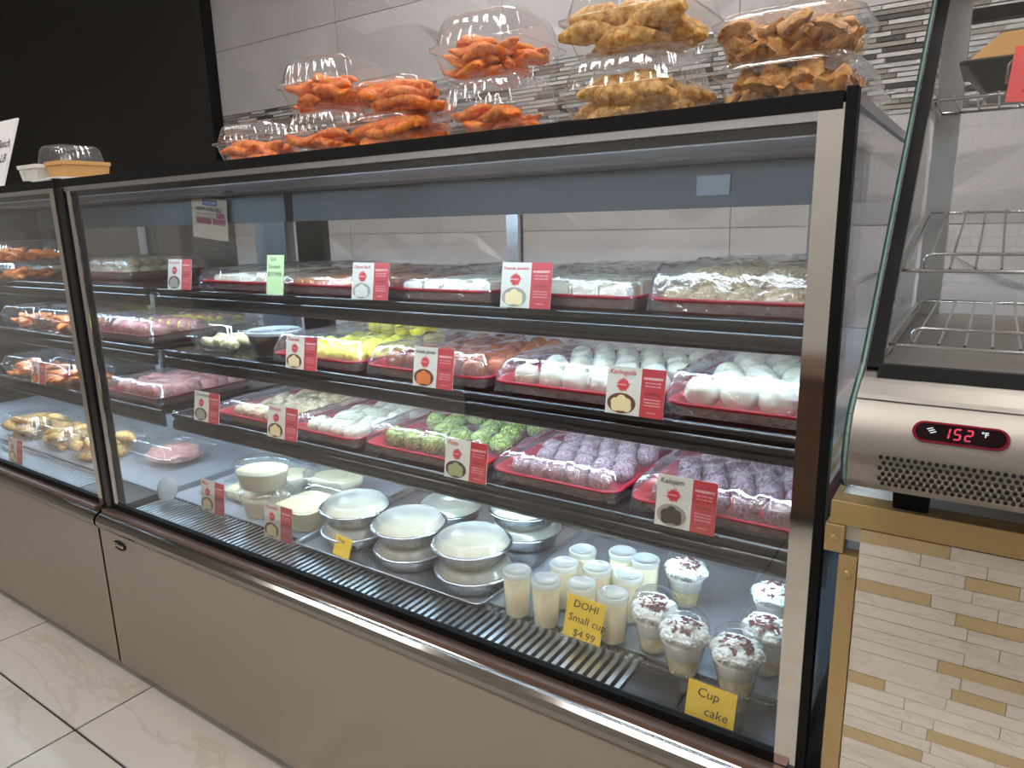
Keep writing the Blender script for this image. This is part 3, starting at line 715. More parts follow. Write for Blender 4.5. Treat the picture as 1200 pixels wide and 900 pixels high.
# ================================================================== clear containers
_clam = {}
def clam_parts(w, d, hb, hl, style='hinged'):
    key = (round(w, 3), round(d, 3), hb, hl, style)
    if key in _clam: return _clam[key]
    n = 112; R = .03; rb = .0011
    b = MB()
    b.loft([rr_even(w * .80, d * .80, R, .0015, n), rr_even(w * .82, d * .82, R, .0, n), rr_even(w * .84, d * .84, R, .004, n, rb), rr_even(w * .93, d * .93, R, hb * .75, n, rb), rr_even(w * .945, d * .945, R, hb * .9, n)], True, False, True)
    base = b.mesh('tub', 'plastic')
    r = MB()
    r.loft([rr_even(w * .945, d * .945, R, hb * .9, n), rr_even(w * .96, d * .96, R, hb, n), rr_even(w + .006, d + .006, R, hb + .001, n), rr_even(w + .008, d + .008, R, hb + .004, n), rr_even(w * .95, d * .95, R, hb + .006, n)], False, False, True)
    r.add([(-.014, -d / 2 - .003, hb + .002), (.014, -d / 2 - .003, hb + .002), (.010, -d / 2 - .018, hb + .001), (-.010, -d / 2 - .018, hb + .005)], [(0, 1, 2, 3)])
    rim = r.mesh('rim', 'plastic')
    l = MB()
    if style == 'hinged':
        l.loft([rr_even(w * .95, d * .95, R, hb + .006, n), rr_even(w * .925, d * .925, R, hb + hl * .3, n, rb), rr_even(w * .86, d * .86, R, hb + hl * .78, n, rb), rr_even(w * .80, d * .80, R, hb + hl * .95, n), rr_even(w * .74, d * .74, R, hb + hl, n), rr_even(w * .70, d * .70, R, hb + hl - .003, n)], False, True, True)
    else:
        l.loft([rr_even(w * .95, d * .95, R, hb + .006, n), rr_even(w * .93, d * .93, R, hb + hl * .8, n), rr_even(w * .90, d * .90, R, hb + hl, n), rr_even(w * .86, d * .86, R, hb + hl - .004, n)], False, True, True)
    lid = l.mesh('lid', 'plastic')
    _clam[key] = (base, rim, lid)
    return _clam[key]

def clamshell(x, y, z, w, d, hb, hl, label, style='hinged', rz=0., cat='container', name='clamshell_container'):
    label = label.replace('clear lidded plastic', 'clear')
    t = thing(name, (x, y, z), label, cat, None, rz)
    b, r, l = clam_parts(w, d, hb, hl, style)
    link('tub', b, t); link('rim', r, t); link('lid', l, t)
    return t

FR = {}
def fried_mesh(kind):
    if kind in FR: return FR[kind]
    out = []
    for s in range(5):
        rnd = random.Random(s * 11 + len(kind)); mb = MB()
        if kind == 'coil':            # lumpy orange fried loops
            pts = []
            for k in range(30):
                a = k / 30 * 2 * PI * 1.9; rad = .033 * (1 - .36 * k / 30) * (1 + .12 * math.sin(3 * a + s))
                pts.append((rad * math.cos(a) * 1.15, rad * math.sin(a) * .9, .0025 * math.sin(2 * a + s) + .006 * k / 30))
            mb.tube(pts, .0078, 7, rf=lambda q: 1 + .28 * noise.noise(Vector((q * 14, s, 1.5))) - .5 * max(0, q - .9) * 6)
            me = mb.mesh('fried_coil', 'fr_or')
        elif kind == 'strip':         # bumpy orange slab
            rings = []
            for k in range(17):
                q = k / 16; th = max(.12, math.sin(PI * q) ** .45); a0 = (q - .5) * 2.0
                ring = []
                for i in range(12):
                    a = 2 * PI * i / 12; r_ = th * (1 + .30 * noise.noise(Vector((math.cos(a) * 1.1, math.sin(a) * 1.1, q * 8 + s * 5))))
                    ring.append((math.sin(a0) * .046, (1 - math.cos(a0)) * .03 + .0155 * r_ * math.cos(a), .0085 * r_ * math.sin(a) + .004 * math.sin(q * 7 + s)))
                rings.append(ring)
            mb.loft(rings); me = mb.mesh('fried_strip', 'fr_or')
        elif kind == 'fritter':       # folded golden fritter, ridged
            rings = []
            for k in range(13):
                q = k / 12; L_ = (q - .5) * .095; th = math.sin(PI * min(max(q, .03), .97)) ** .5
                ring = []
                for i in range(14):
                    a = 2 * PI * i / 14; rr_ = .015 * th * (1 + .22 * noise.noise(Vector((math.cos(a) * 1.6, math.sin(a) * 1.6, q * 9 + s * 5))))
                    ring.append((L_, rr_ * math.cos(a) * 1.35 + .008 * math.sin(q * PI), rr_ * math.sin(a) + .006 * math.sin(q * PI)))
                rings.append(ring)
            mb.loft(rings); me = mb.mesh('fritter', 'fr_gd')
        else:                         # small curled chip
            n = 8; vs = []; fs = []
            for side in (0, 1):
                for j in range(n + 1):
                    for i in range(n + 1):
                        u = i / n * 2 - 1; v = j / n * 2 - 1
                        k = (1 - .25 * abs(v)); x_ = u * .020 * k; y_ = v * .015 * (1 - .25 * abs(u))
                        zz = .006 * math.sin(u * 1.7 + s) + .005 * math.cos(v * 2.3 + s * 2) + .004 * noise.noise(Vector((u * 2, v * 2, s)))
                        edge = max(abs(u), abs(v)) > .99
                        vs.append((x_, y_, zz + (0 if edge else (.0048 if side else -.0048))))
            m_ = (n + 1) ** 2
            for j in range(n):
                for i in range(n):
                    a = j * (n + 1) + i
                    fs.append((a, a + n + 1, a + n + 2, a + 1)); fs.append((m_ + a, m_ + a + 1, m_ + a + n + 2, m_ + a + n + 1))
            mb.add(vs, fs, True); me = mb.mesh('fried_chip', 'fr_br')
        out.append(me)
    FR[kind] = out
    return out

def heap(x, y, z, w, d, h, kind, count, name, label, group, seed, flat=.22, cat='snack'):
    rnd = random.Random(seed); ms = fried_mesh(kind)
    hl = {'strip': .030, 'fritter': .036, 'coil': .027, 'chip': .017}[kind]; hw = {'strip': .013, 'fritter': .016, 'coil': .024, 'chip': .013}[kind]
    per = {'strip': 7, 'fritter': 6, 'coil': 6, 'chip': 20}[kind]
    count = int(count * 1.35)
    for k in range(count):
        ly = k // per; q = (k % per) / per; tot = max(1, (count - 1) // per)
        zz = z + .011 + (h - .014) * ly / max(1, tot)
        g = .40 + .05 * min(1., ly / max(1, tot)); g *= 1 if ly < tot else .8
        ax = max(.006, w * (g + .03) - hl * .8); ay = max(.004, d * (g + .02) - hw)
        px = x + rnd.uniform(-ax, ax); py = y - ay + 2 * ay * ((q + rnd.uniform(0, .15)) % 1)
        tl = flat if kind != 'chip' else .4
        o = link(name, rnd.choice(ms), None, (px, py, zz), (rnd.uniform(-tl, tl), rnd.uniform(-tl, tl) * .6, rnd.uniform(-.5, .5) + (PI if rnd.random() < .5 else 0)))
        tag(o, label, cat, group)

TOP = 1.3022
def filled(x, y, z, w, d, hb, hl, style, kind, n, fh, where, what, seed, rz=0.):
    clamshell(x, y, z, w, d, hb, hl, 'clear lidded plastic container of ' + what + ', ' + where, style, rz)
    heap(x, y, z, w, d, fh, kind, n, {'coil': 'fried_coil', 'strip': 'fried_strip', 'fritter': 'fritter', 'chip': 'fried_chip'}[kind], {'coil': 'orange fried coil', 'strip': 'orange fried strip', 'fritter': 'golden fritter', 'chip': 'brown fried chip'}[kind] + ' in the container ' + where, 'pieces in the container ' + where, seed)
OR, GD, BR = 'orange fried snacks', 'golden folded fritters', 'crisp brown fried chips'
def on_top(xl, wd, z, hb, hl, style, kind, n, fh, where, what, seed, rz=0.):
    filled(xl + wd / 2, .032 + wd / 2, TOP + z, wd, wd, hb, hl, style, kind, n, fh, where, what, seed, rz)
on_top(.560, .150, 0, .034, .040, 'hinged', 'strip', 16, .036, 'leftmost on the case top', OR, 1)
on_top(.768, .150, 0, .034, .042, 'hinged', 'strip', 17, .040, 'second from left on the case top', OR, 2)
on_top(.938, .140, 0, .038, .014, 'flat', 'coil', 15, .040, 'third from left on the case top', OR, 3)
on_top(.765, .160, .0780, .036, .048, 'hinged', 'strip', 19, .050, 'upper leftmost on the stacks', OR, 4, .06)
on_top(.948, .138, .0535, .038, .014, 'flat', 'coil', 13, .040, 'upper second from left on the stacks', OR, 5)
on_top(1.130, .152, 0, .036, .050, 'hinged', 'strip', 17, .042, 'under the tall orange one mid row', OR, 6)
on_top(1.120, .160, .0880, .038, .048, 'hinged', 'strip', 22, .050, 'upper mid row above another orange one', OR, 7)
on_top(1.340, .175, 0, .040, .047, 'hinged', 'fritter', 15, .050, 'under the topmost golden one', GD, 8)
on_top(1.345, .180, .0885, .040, .050, 'hinged', 'fritter', 17, .046, 'topmost with golden fritters', GD, 9)
on_top(1.556, .158, 0, .038, .013, 'flat', 'chip', 60, .040, 'rightmost on the case top', BR, 10)
on_top(1.554, .160, .0525, .038, .014, 'flat', 'chip', 60, .042, 'upper rightmost on the stacks', BR, 11)
clamshell(1.615, .36, TOP, .175, .175, .042, .045, 'empty clear clamshell standing behind the brown chips at the right end', 'hinged')

# boxes and placard on the left case
def carton(x0, x1, y0, y1, z0, z1, m, label, flap=True):
    t = thing('carton', ((x0 + x1) / 2, (y0 + y1) / 2, z0), label, 'box'); w_, d_, h_ = (x1 - x0) / 2, (y1 - y0) / 2, z1 - z0
    MB().loft([rr(2 * w_ - .01, 2 * d_ - .01, .001, 0, n=1), rr(2 * w_, 2 * d_, .001, h_, n=1)], smooth=False).build('body', m, t)
    MB().box(-w_ - .001, -d_ - .001, h_ * .78, w_ + .001, d_ + .001, h_ + .0012).build('lid', m, t)
    if flap: MB().add([(-w_ * .3, -d_ - .0015, h_ * .99), (-w_ * .28, -d_ - .0015, h_ * .99), (-w_ * .24, -d_ - .0005, h_ * .05), (-w_ * .26, -d_ - .0005, h_ * .05)], [(0, 1, 2, 3)]).build('flap_edge', 'bowl', t)
    return t
carton(-.215, -.135, .035, .075, TOP, TOP + .010, 'whitecard', 'thin white card box at the bottom of the box pile', False)
carton(-.128, -.065, .035, .16, TOP, TOP + .012, 'whitecard', 'flat white card box under the brown box', False)
carton(-.268, -.168, .03, .08, TOP + .0115, TOP + .048, 'whitecard', 'white card box left of the brown box on the pile')
carton(-.162, -.067, .05, .165, TOP + .0145, TOP + .052, 'kraft', 'brown kraft card box on the box pile')
clamshell(-.34, .20, TOP + .001, .15, .14, .055, .060, 'empty clear clamshell behind the brown and white boxes', 'hinged', .1)
t = thing('placard', (-.72, .075, TOP), 'white handwritten placard leaning at the left picture edge', 'sign'); t.rotation_euler = (-.34, 0, 0)
bx('board', (-.22, 0, 0), (.22, .005, .215), 'paper', t)
text('handwriting', 'Special Batch', .036, 'ink', t, (.212, -.001, .13), align='RIGHT', shear=.1)
text('handwriting', '$9.99 / LB', .036, 'ink', t, (.205, -.001, .085), align='RIGHT', shear=.1)

# left case contents
def filled_left(x, y, z, w, d, hb, hl, kind, n, fh, where, what, seed):
    filled(x, y, z, w, d, hb, hl, 'hinged', kind, n, fh, where, what, seed)
filled_left(-.86, .26, Z1, .20, .18, .035, .03, 'strip', 12, .036, 'low on the left case top shelf', OR, 31)
filled_left(-.86, .26, Z1 + .066, .20, .18, .035, .03, 'strip', 12, .036, 'stacked on the left case top shelf', OR, 32)
filled_left(-.66, .30, Z2, .22, .2, .04, .035, 'strip', 14, .04, 'on the left case second shelf', OR, 33)
filled_left(-.91, .29, Z2, .22, .2, .04, .035, 'strip', 14, .04, 'on the left case second shelf at the picture edge', OR, 34)
filled_left(-.70, .28, Z3, .22, .2, .04, .035, 'strip', 14, .04, 'on the left case third shelf', OR, 35)
filled_left(-.95, .28, Z3, .22, .2, .04, .035, 'strip', 14, .04, 'on the left case third shelf at the picture edge', OR, 36)
filled_left(-.52, .26, DECK, .20, .2, .045, .04, 'fritter', 14, .055, 'on the left case deck nearest the post', GD, 37)
filled_left(-.75, .26, DECK, .22, .2, .045, .04, 'fritter', 16, .06, 'on the left case deck, middle one', GD, 38)
filled_left(-1.0, .26, DECK, .22, .2, .045, .04, 'fritter', 16, .06, 'on the left case deck at the picture edge', GD, 39)
clamshell(-.26, .34, DECK, .24, .2, .04, .04, 'clear clamshell of pinkish food on the left case deck near the post')
tag(link('pinkish_filling', with_mat(ico(4, .095, .075, .022, .2, 60, 2), 'pinkish'), None, (-.26, .34, DECK + .024)), 'pinkish food inside the clear clamshell on the left case deck', 'food')
cl = MB(); cl.lathe([(.0, .0), (.026, .0), (.028, .004), (.034, .006), (.034, .008), (.026, .007), (.024, .011), (0, .011)], 32, (0, 0, 0), False, False)
o = cl.build('round_lid', 'lidp', None); o.location = (.018 + .05, .13, DECK + .036); o.rotation_euler = (1.2, 0, .3); tag(o, 'loose round clear lid propped on the deck by the left end glass', 'lid')

# second shelf: clamshell of rolls and a dark pudding cup
t = clamshell(.155, .315, Z2, .18, .18, .034, .040, 'clear ribbed clamshell of pale rolls at the left of the second shelf')
rnd = random.Random(4)
rm = MB().tube([(-.034, 0, 0), (-.03, 0, 0), (0, .001, .001), (.03, 0, 0), (.034, 0, 0)], .0125, 12, rf=lambda q: .55 if q in (0, 1) else 1).mesh('pale_roll', 'roll')
for k in range(9):
    o = link('pale_roll', rm, None, (.112 + .045 * (k % 3), .27 + .045 * (k // 3), Z2 + .017 + (.004 if k % 2 else 0)), (0, 0, rnd.uniform(-.4, .4)))
    tag(o, 'pale pastry roll in the second shelf clamshell, ' + place_words(k % 3, 3, k // 3, 3), 'pastry', 'pale rolls')
t = thing('pudding_bowl', (.515, .245, Z2), 'dark pudding bowl with a white round lid left of the yellow balls', 'bowl')
t.location = (.372, .285, Z2)
MB().lathe([(.048, 0), (.050, .002), (.066, .060)], 40, cap1=False).build('bowl', 'plastic', t)
MB().lathe([(.047, .002), (.0645, .056)], 40).build('pudding', 'curry', t)
MB().lathe([(.0665, .059), (.071, .060), (.071, .065), (.062, .067), (.060, .064), (.0, .065)], 36, cap0=False, cap1=False).build('lid', 'lidp', t)

# ================================================================== deck goods
# sheet pan under the foil pans, clear tray under the cups
def sheet_pan(x0, x1, y0, y1, z, m, label, h=.012, name='sheet_pan'):
    w_, d_ = x1 - x0, y1 - y0
    mb = MB(); mb.loft([rr(w_ - .02, d_ - .02, .02, 0), rr(w_ - .006, d_ - .006, .02, h), rr(w_, d_, .02, h + .001), rr(w_, d_, .02, h + .003), rr(w_ - .010, d_ - .010, .02, h + .002), rr(w_ - .024, d_ - .024, .02, .002)], True, True, True)
    o = mb.build(name, m, None); o.location = ((x0 + x1) / 2, (y0 + y1) / 2, z); tag(o, label, 'tray'); return o
sheet_pan(.585, 1.125, .115, .56, DECK, 'satin', 'shallow silver sheet pan under the foil pans')
sheet_pan(1.135, 1.665, .105, .56, DECK, 'acryl', 'shallow clear tray with raised edge under the cups', .018, 'clear_tray')
ZP = DECK + .004
def foil_pan(x, y, z, label, rz=0.):
    t = thing('foil_pan', (x, y, z), label, 'foil pan', 'round foil pans', rz)
    MB().lathe([(.066, 0), (.068, .001), (.077, .026)], 72, cap1=False, rib=.012).build('pan', 'foil', t)
    MB().lathe([(.064, .003), (.0715, .017), (.070, .018), (.0, .0185)], 40, cap0=False, cap1=False).build('dessert', 'cream', t)
    MB().lathe([(.077, .026), (.083, .027), (.0845, .0295), (.083, .032), (.078, .0318)], 96, cap0=False, cap1=False, rib=.008).build('crimped_rim', 'foil', t)
    MB().lathe([(.0785, .0305), (.076, .034), (.070, .044), (.066, .047), (.062, .0475), (.055, .0465), (0, .0455)], 64, cap0=False, cap1=False).build('dome_lid', 'frost', t)
    return t
HP = .0505
foil_pan(.69, .222, ZP, 'lower foil pan of the left stack by the clear clamshell'); foil_pan(.686, .226, ZP + HP, 'upper lidded foil pan of the left stack by the clear clamshell', .3)
foil_pan(.868, .214, ZP, 'lower foil pan of the middle front stack'); foil_pan(.862, .216, ZP + HP, 'upper lidded foil pan of the middle front stack', .2)
foil_pan(1.045, .208, ZP, 'lower foil pan of the stack nearest the yogurt cups'); foil_pan(1.036, .212, ZP + HP, 'upper lidded foil pan of the stack nearest the yogurt cups', .5)
foil_pan(1.03, .42, ZP, 'lower foil pan of the back stack behind the others'); foil_pan(1.03, .42, ZP + HP, 'upper foil pan of the back stack behind the others', .1)
foil_pan(.80, .43, ZP, 'single foil pan at the back, left of the back stack', .1)

def deli_tub(x, y, z, rx, ry, h, label, fillm='cream', rz=0.):
    t = thing('deli_tub', (x, y, z), label, 'tub', None, rz)
    def ring(s_, zz): return [(rx * s_ * math.cos(2 * PI * i / 48) * (1 + .06 * abs(math.sin(4 * PI * i / 48))), ry * s_ * math.sin(2 * PI * i / 48), zz) for i in range(48)]
    MB().loft([ring(.76, 0), ring(.79, .003), ring(.93, h * .85), ring(.95, h)], True, False).build('tub', 'frost', t)
    MB().loft([ring(.74, .002), ring(.9, h * .8)], True, True).build('filling', fillm, t)
    MB().loft([ring(.95, h), ring(1.0, h + .001), ring(1.0, h + .006), ring(.93, h + .008), ring(.90, h + .014), ring(.84, h + .013)], False, True).build('lid', 'plastic', t)
    return t
deli_tub(.365, .215, DECK + .001, .068, .058, .058, 'lower oval clear tub of white dessert by the left price stand', rz=.3)
deli_tub(.362, .215, DECK + .075, .072, .062, .055, 'upper oval clear tub of white dessert by the left price stand', rz=.3)
deli_tub(.28, .36, DECK + .001, .08, .07, .05, 'clear tub at the back of the deck, behind the oval tubs')
deli_tub(.42, .40, DECK + .001, .09, .075, .055, 'wide clear tub at the back of the deck behind the clamshell')
t = clamshell(.505, .235, DECK + .001, .15, .15, .06, .035, 'square clear clamshell of white dessert left of the foil pans')
MB().loft([rr(.118, .118, .03, .003), rr(.134, .134, .03, .05)], True, True).build('dessert', 'cream', t)
t = clamshell(.225, .27, DECK + .001, .13, .13, .03, .02, 'low clear clamshell with golden food behind the left price stand')
MB().loft([rr(.10, .10, .03, .003), rr(.115, .115, .03, .026), rr(.06, .06, .02, .036)], True, True).build('food', 'cake', t)

def yogurt_cup(x, y, label):
    t = thing('yogurt_cup', (x, y, ZP), label, 'yogurt cup', 'yogurt cups')
    MB().lathe([(.0215, 0), (.0235, .002), (.0258, .078), (.0245, .082)], 36, cap1=False).build('cup', 'plastic', t)
    MB().lathe([(.0212, .0015), (.0252, .073), (.0, .074)], 36, cap1=False).build('yogurt', 'cream', t)
    MB().lathe([(.0268, .078), (.0272, .079), (.0272, .087), (.0262, .0885), (.0228, .0885), (.0222, .0855), (.0, .0855)], 36, cap0=False, cap1=False).build('lid', 'lidp', t)
YG = [(1.188, .148, 'leftmost in the front row'), (1.252, .146, 'second in the front row'), (1.313, .166, 'third in the front row, behind the yellow note'), (1.376, .165, 'rightmost in the front row'),
      (1.248, .218, 'leftmost in the second row'), (1.309, .236, 'second in the second row'), (1.370, .240, 'third in the second row'), (1.252, .285, 'farthest back at left'), (1.372, .312, 'farthest back behind the rightmost'), (1.322, .318, 'middle of the back row')]
for x, y, wd in YG: yogurt_cup(x, y, 'lidded plastic cup of cream yogurt, ' + wd)

shm = [MB().add([(-.006, -.002, 0), (.006, -.0015, .001), (.005, .002, .0005), (-.004, .0025, -.001), (0, 0, .002)], [(0, 1, 4), (1, 2, 4), (2, 3, 4), (3, 0, 4), (3, 2, 1, 0)]).mesh('shaving', 'choc')]
whm = [with_mat(ico(4, .020, .018, .0115, .38, 110, s), 'whip') for s in range(3)]
def dessert_cup(x, y, label, seed):
    t = thing('dessert_cup', (x, y, ZP), label, 'dessert cup', 'domed dessert cups')
    rnd = random.Random(seed)
    MB().lathe([(.0225, 0), (.024, .002), (.0375, .066), (.0395, .068), (.0395, .0715)], 40, cap1=False).build('cup', 'plastic', t)
    MB().lathe([(.0222, .002), (.030, .034), (.0, .035)], 36, cap1=False).build('cake_layer', 'cake', t)
    MB().lathe([(.030, .034), (.0368, .062), (.03, .068), (0, .070)], 36, cap0=True, cap1=False).build('cream_layer', 'whip', t)
    cm = MB()
    for k in range(7):
        a = 2 * PI * k / 6; q = 0 if k == 6 else .021
        me = whm[k % 3]; off = Vector((q * math.cos(a), q * math.sin(a), .070 + (.008 if k == 6 else 0)))
        cm.add([v.co + off for v in me.vertices], [tuple(p.vertices) for p in me.polygons], True)
    cr = cm.build('cream_swirl', 'whip', t)
    for k in range(36):
        a = rnd.uniform(0, 2 * PI); q = .026 * math.sqrt(rnd.random())
        o = link('shaving', shm[0], cr, (q * math.cos(a), q * math.sin(a), .0845 + .006 * math.cos(q / .026 * 1.5) - .25 * q), (rnd.uniform(-.5, .5), rnd.uniform(-.5, .5), rnd.uniform(0, 6)))
        s_ = rnd.uniform(.9, 1.6); o.scale = (s_, s_ * 1.3, s_)
    MB().lathe([(.0395, .0695), (.0415, .071), (.0415, .075), (.039, .0765), (.0385, .086), (.034, .098), (.024, .106), (.012, .109), (.0, .1095)], 48, cap0=False, cap1=False).build('dome_lid', 'plastic', t)
DC = [(1.447, .178, 'nearest the yogurt cups in the front row'), (1.512, .142, 'middle of the front row'), (1.598, .135, 'rightmost in the front row'), (1.622, .215, 'by the right post, second row'), (1.440, .345, 'at the back behind the yogurt cups'), (1.605, .335, 'farthest back by the right post')]
for k, (x, y, wd) in enumerate(DC): dessert_cup(x, y, 'domed cup of cream with chocolate shavings, ' + wd, k)

# ================================================================== gold trimmed counter
CT = thing('counter', (1.735, -.02, 0), 'counter with gold metal edging and a front of stone and gold strips', 'counter')
CX1 = 1.2                                   # length to the right, local
CH = .862
bx('worktop', (.004, .012, CH - .05), (CX1, .70, CH - .004), 'whitecard', CT)
bx('carcass', (.035, .008, .06), (CX1, .68, CH - .05), 'blackm', CT)
g = MB().box(0, 0, CH - .028, CX1, .016, CH).box(0, .016, CH - .004, CX1, .03, CH).build('top_trim', 'gold', CT, .0012)
g2 = bx('side_trim', (0, .0165, CH - .028), (.006, .70, CH - .001), 'gold', CT)
bx('corner_plate', (-.004, -.0015, CH - .062), (.0165, .02, CH - .0285), 'gold', CT, .001)
bx('upright_trim', (.0125, -.001, .02), (.032, .02, CH - .0635), 'gold', CT, .001)
sc_me = ico(3, .0048, .002, .0048); sc_me.materials.append(MT['gold'])
link('screw', sc_me, CT, (.007, -.002, CH - .045)); link('screw', sc_me, CT, (.023, -.0015, CH - .086))
st = bx('strip_backing', (.0325, .0075, .02), (CX1, .012, CH - .0285), 'grout', CT)
# rows of thin stone strips with gold ones scattered among them
rnd = random.Random(3)
golds = [(.829, .021, .119), (.799, .135, .182), (.770, .028, .107), (.757, .131, .25), (.697, .120, .22), (.653, .030, .072), (.668, .136, .185), (.609, .118, .22), (.567, .028, .116), (.54, .15, .24), (.80, .25, .34), (.72, .24, .31), (.62, .28, .36), (.52, .05, .13), (.47, .12, .21), (.43, .04, .12)]
ph = .0148; row_n = int((CH - .03 - .02) / ph); n_st = 0
cache = {}
bulk = MB(); bulkg = MB()
for k in range(row_n):
    z1 = CH - .0292 - ph * k; z0 = z1 - ph + .0006; zc = (z0 + z1) / 2
    spans = [(a, b) for (zz, a, b) in golds if abs(zz - zc) < ph / 2]
    x = .033
    cuts = sorted(spans)
    segs = []
    for a, b in cuts + [(CX1, CX1)]:
        while x < a - .004:
            e = min(a, x + rnd.choice((.06, .09, .11, .14)))
            if a - e < .02: e = a
            segs.append((x, e, 'stone')); x = e
        if b > a: segs.append((max(a, x), b, 'goldp')); x = b
    for a, b, m in segs:
        pr = rnd.choice((0, .0005, .001))
        if a < .36 and z0 > .40 and n_st < 280:
            key = (round(b - a, 4), m, pr)
            if key not in cache: cache[key] = MB().box(0, 0, 0, b - a - .0006, .006 + pr, ph - .0006).mesh('strip', m)
            link('strip', cache[key], CT, (a, .0015 - pr, z0)); n_st += 1
        else:
            (bulkg if m == 'goldp' else bulk).box(a, .0015 - pr, z0, b - .0006, .0075, z0 + ph - .0006)
tag(bulk.build('strips', 'stone', CT), kind='stuff')
if bulkg.v: tag(bulkg.build('gold_strips', 'goldp', CT), kind='stuff')

# ================================================================== heated display on the counter
WX0, WX1 = 1.764, 2.50
W = thing('food_warmer', (0, 0, CH), 'stainless heated display with sloping glass and wire shelves on the counter', 'food warmer')
def wz(p): return [(y, z - CH) for y, z in p]
front = [(-.074, .908), (-.098, .911), (-.119, .918), (-.132, .929), (-.1385, .947), (-.1385, .957), (-.136, .974), (-.128, .991), (-.115, 1.003)]
MB().prism_x(wz(front + [(-.1145, 1.0035), (-.112, 1.0037), (.448, 1.0037), (.45, 1.0035), (.45, .910), (.448, .908), (-.071, .9078)]), WX0, WX1, True).build('body', 'warm', W)
MB().prism_x(wz([(-.113, 1.0048), (-.109, 1.0085), (-.092, 1.0165), (-.083, 1.0195), (-.060, 1.024), (.45, 1.024), (.45, 1.0048)]), WX0, WX1).build('upper_body', 'warm', W)
MB().prism_x(wz([(-.083, 1.0200), (-.070, 1.0310), (-.062, 1.0310), (-.056, 1.0242), (-.060, 1.0242)]), WX0 + .012, WX1).build('front_gasket', 'rubber', W)
gl_line = [(-.067, 1.028), (.332, 1.477)]
side = front + [(-.095, 1.014), (-.067, 1.028), (.332, 1.477), (.452, 1.477), (.452, .908)]
MB().prism_x(wz(side), WX0 - .0055, WX0 - .0012).build('side_glass', 'glass', W)
# polished green front edge of the side glass, pale strip painting its highlight
ed = wz([(-.074, .9075)] + front[1:] + [(-.095, 1.014), (-.067, 1.028), (.332, 1.477)])
e1 = MB(); e2 = MB()
for (a, b) in zip(ed[:-1], ed[1:]):
    d_ = Vector((b[0] - a[0], b[1] - a[1])).normalized(); nn = Vector((-d_.y, d_.x)) * .0018
    P4 = [(a[0], a[1]), (b[0], b[1]), (b[0] + nn.x, b[1] + nn.y), (a[0] + nn.x, a[1] + nn.y)]
    e1.prism_x(P4, WX0 - .0058, WX0 - .0036); e2.prism_x(P4, WX0 - .0036, WX0 - .0012)
e1.build('glass_edge', 'gedge', W); e2.build('glass_edge', 'edge_hilite', W)
def slope(y0, off, th, x0, x1):
    a, b = Vector(gl_line[0]), Vector(gl_line[1]); d_ = (b - a).normalized(); n_ = Vector((d_.y, -d_.x))   # n_ points into the case
    p = [a + n_ * off, b + n_ * off, b + n_ * (off + th), a + n_ * (off + th)]
    return MB().prism_x(wz([tuple(q) for q in p]), x0, x1)
slope(0, .002, .014, WX0, WX0 + .013).build('side_gasket', 'rubber', W)
slope(0, .004, .005, WX0 + .0135, WX1).build('front_glass', 'glass', W)
bx('canopy', (WX0 - .004, .325, 1.478 - CH), (WX1, .47, 1.52 - CH), 'steelx', W, .003)
for xx in (WX0 + .002, WX1 - .034):
    bx('rear_post', (xx, .425, 1.0245 - CH), (xx + .032, .45, 1.477 - CH), 'satin', W)
bx('rear_top_rail', (WX0 + .035, .43, 1.44 - CH), (WX1 - .035, .45, 1.457 - CH), 'blackm', W)
bx('rear_glass', (WX0 + .035, .438, 1.025 - CH), (WX1 - .035, .442, 1.44 - CH), 'doorglass', W)
for (xx, yy) in ((1.795, -.012), (1.795, .38), (2.42, -.012), (2.42, .38)):
    MB().loft([rr(.034, .034, .004, 0, xx + .017, yy + .017, 2), rr(.038, .038, .004, .0455, xx + .017, yy + .017, 2)], smooth=False).build('foot', 'rubber', W)
# display window with lit digits, leaning with the curved front
n = 14
def pill(wd, ht): return [(wd / 2 - ht / 2 + ht / 2 * math.cos(a), ht / 2 * math.sin(a)) for a in [-PI / 2 + PI * i / n for i in range(n + 1)]] + [(-wd / 2 + ht / 2 + ht / 2 * math.cos(a), ht / 2 * math.sin(a)) for a in [PI / 2 + PI * i / n for i in range(n + 1)]]
mb = MB(); mb.loft([[(x, .006, z) for x, z in pill(.073, .0195)], [(x, -.001, z) for x, z in pill(.073, .0195)], [(x, -.002, z) for x, z in pill(.071, .0178)]], True, True, False)
rim_me = mb.mesh('display_rim', 'lcdrim')
dp = link('control_display', rim_me, W, (1.8505, -.1325, .9845 - CH), (-.44, 0, 0))
mb = MB(); mb.loft([[(x, -.0015, z) for x, z in pill(.069, .0160)], [(x, -.0028, z) for x, z in pill(.067, .0145)]], True, True, False); mb.build('display_window', 'lcd', dp)
SEG = {'1': 'bc', '5': 'afgcd', '2': 'abged'}
dg = MB(); hh = .0046; ww = .0046
def seg(mb, x, c):
    sh = lambda xx, zz: (xx + zz * .12, zz)
    S = {'a': (0, hh, ww, hh), 'g': (0, 0, ww, 0), 'd': (0, -hh, ww, -hh), 'f': (0, 0, 0, hh), 'b': (ww, 0, ww, hh), 'e': (0, -hh, 0, 0), 'c': (ww, -hh, ww, 0)}
    for k in SEG[c]:
        x0, z0, x1, z1 = S[k]; t_ = .0007
        q = [(x0 + .0003, z0 - t_), (x1 - .0003, z0 - t_), (x1 - .0003, z0 + t_), (x0 + .0003, z0 + t_)] if z0 == z1 else [(x0 - t_, z0 + .0003), (x0 + t_, z0 + .0003), (x0 + t_, z1 - .0003), (x0 - t_, z1 - .0003)]
        mb.add([(x + sh(*p)[0], -.0031, p[1]) for p in q], [(0, 1, 2, 3)])
for k, c in enumerate('152'): seg(dg, -.0125 + .0085 * k, c)
dg.build('digits', 'digit', dp)
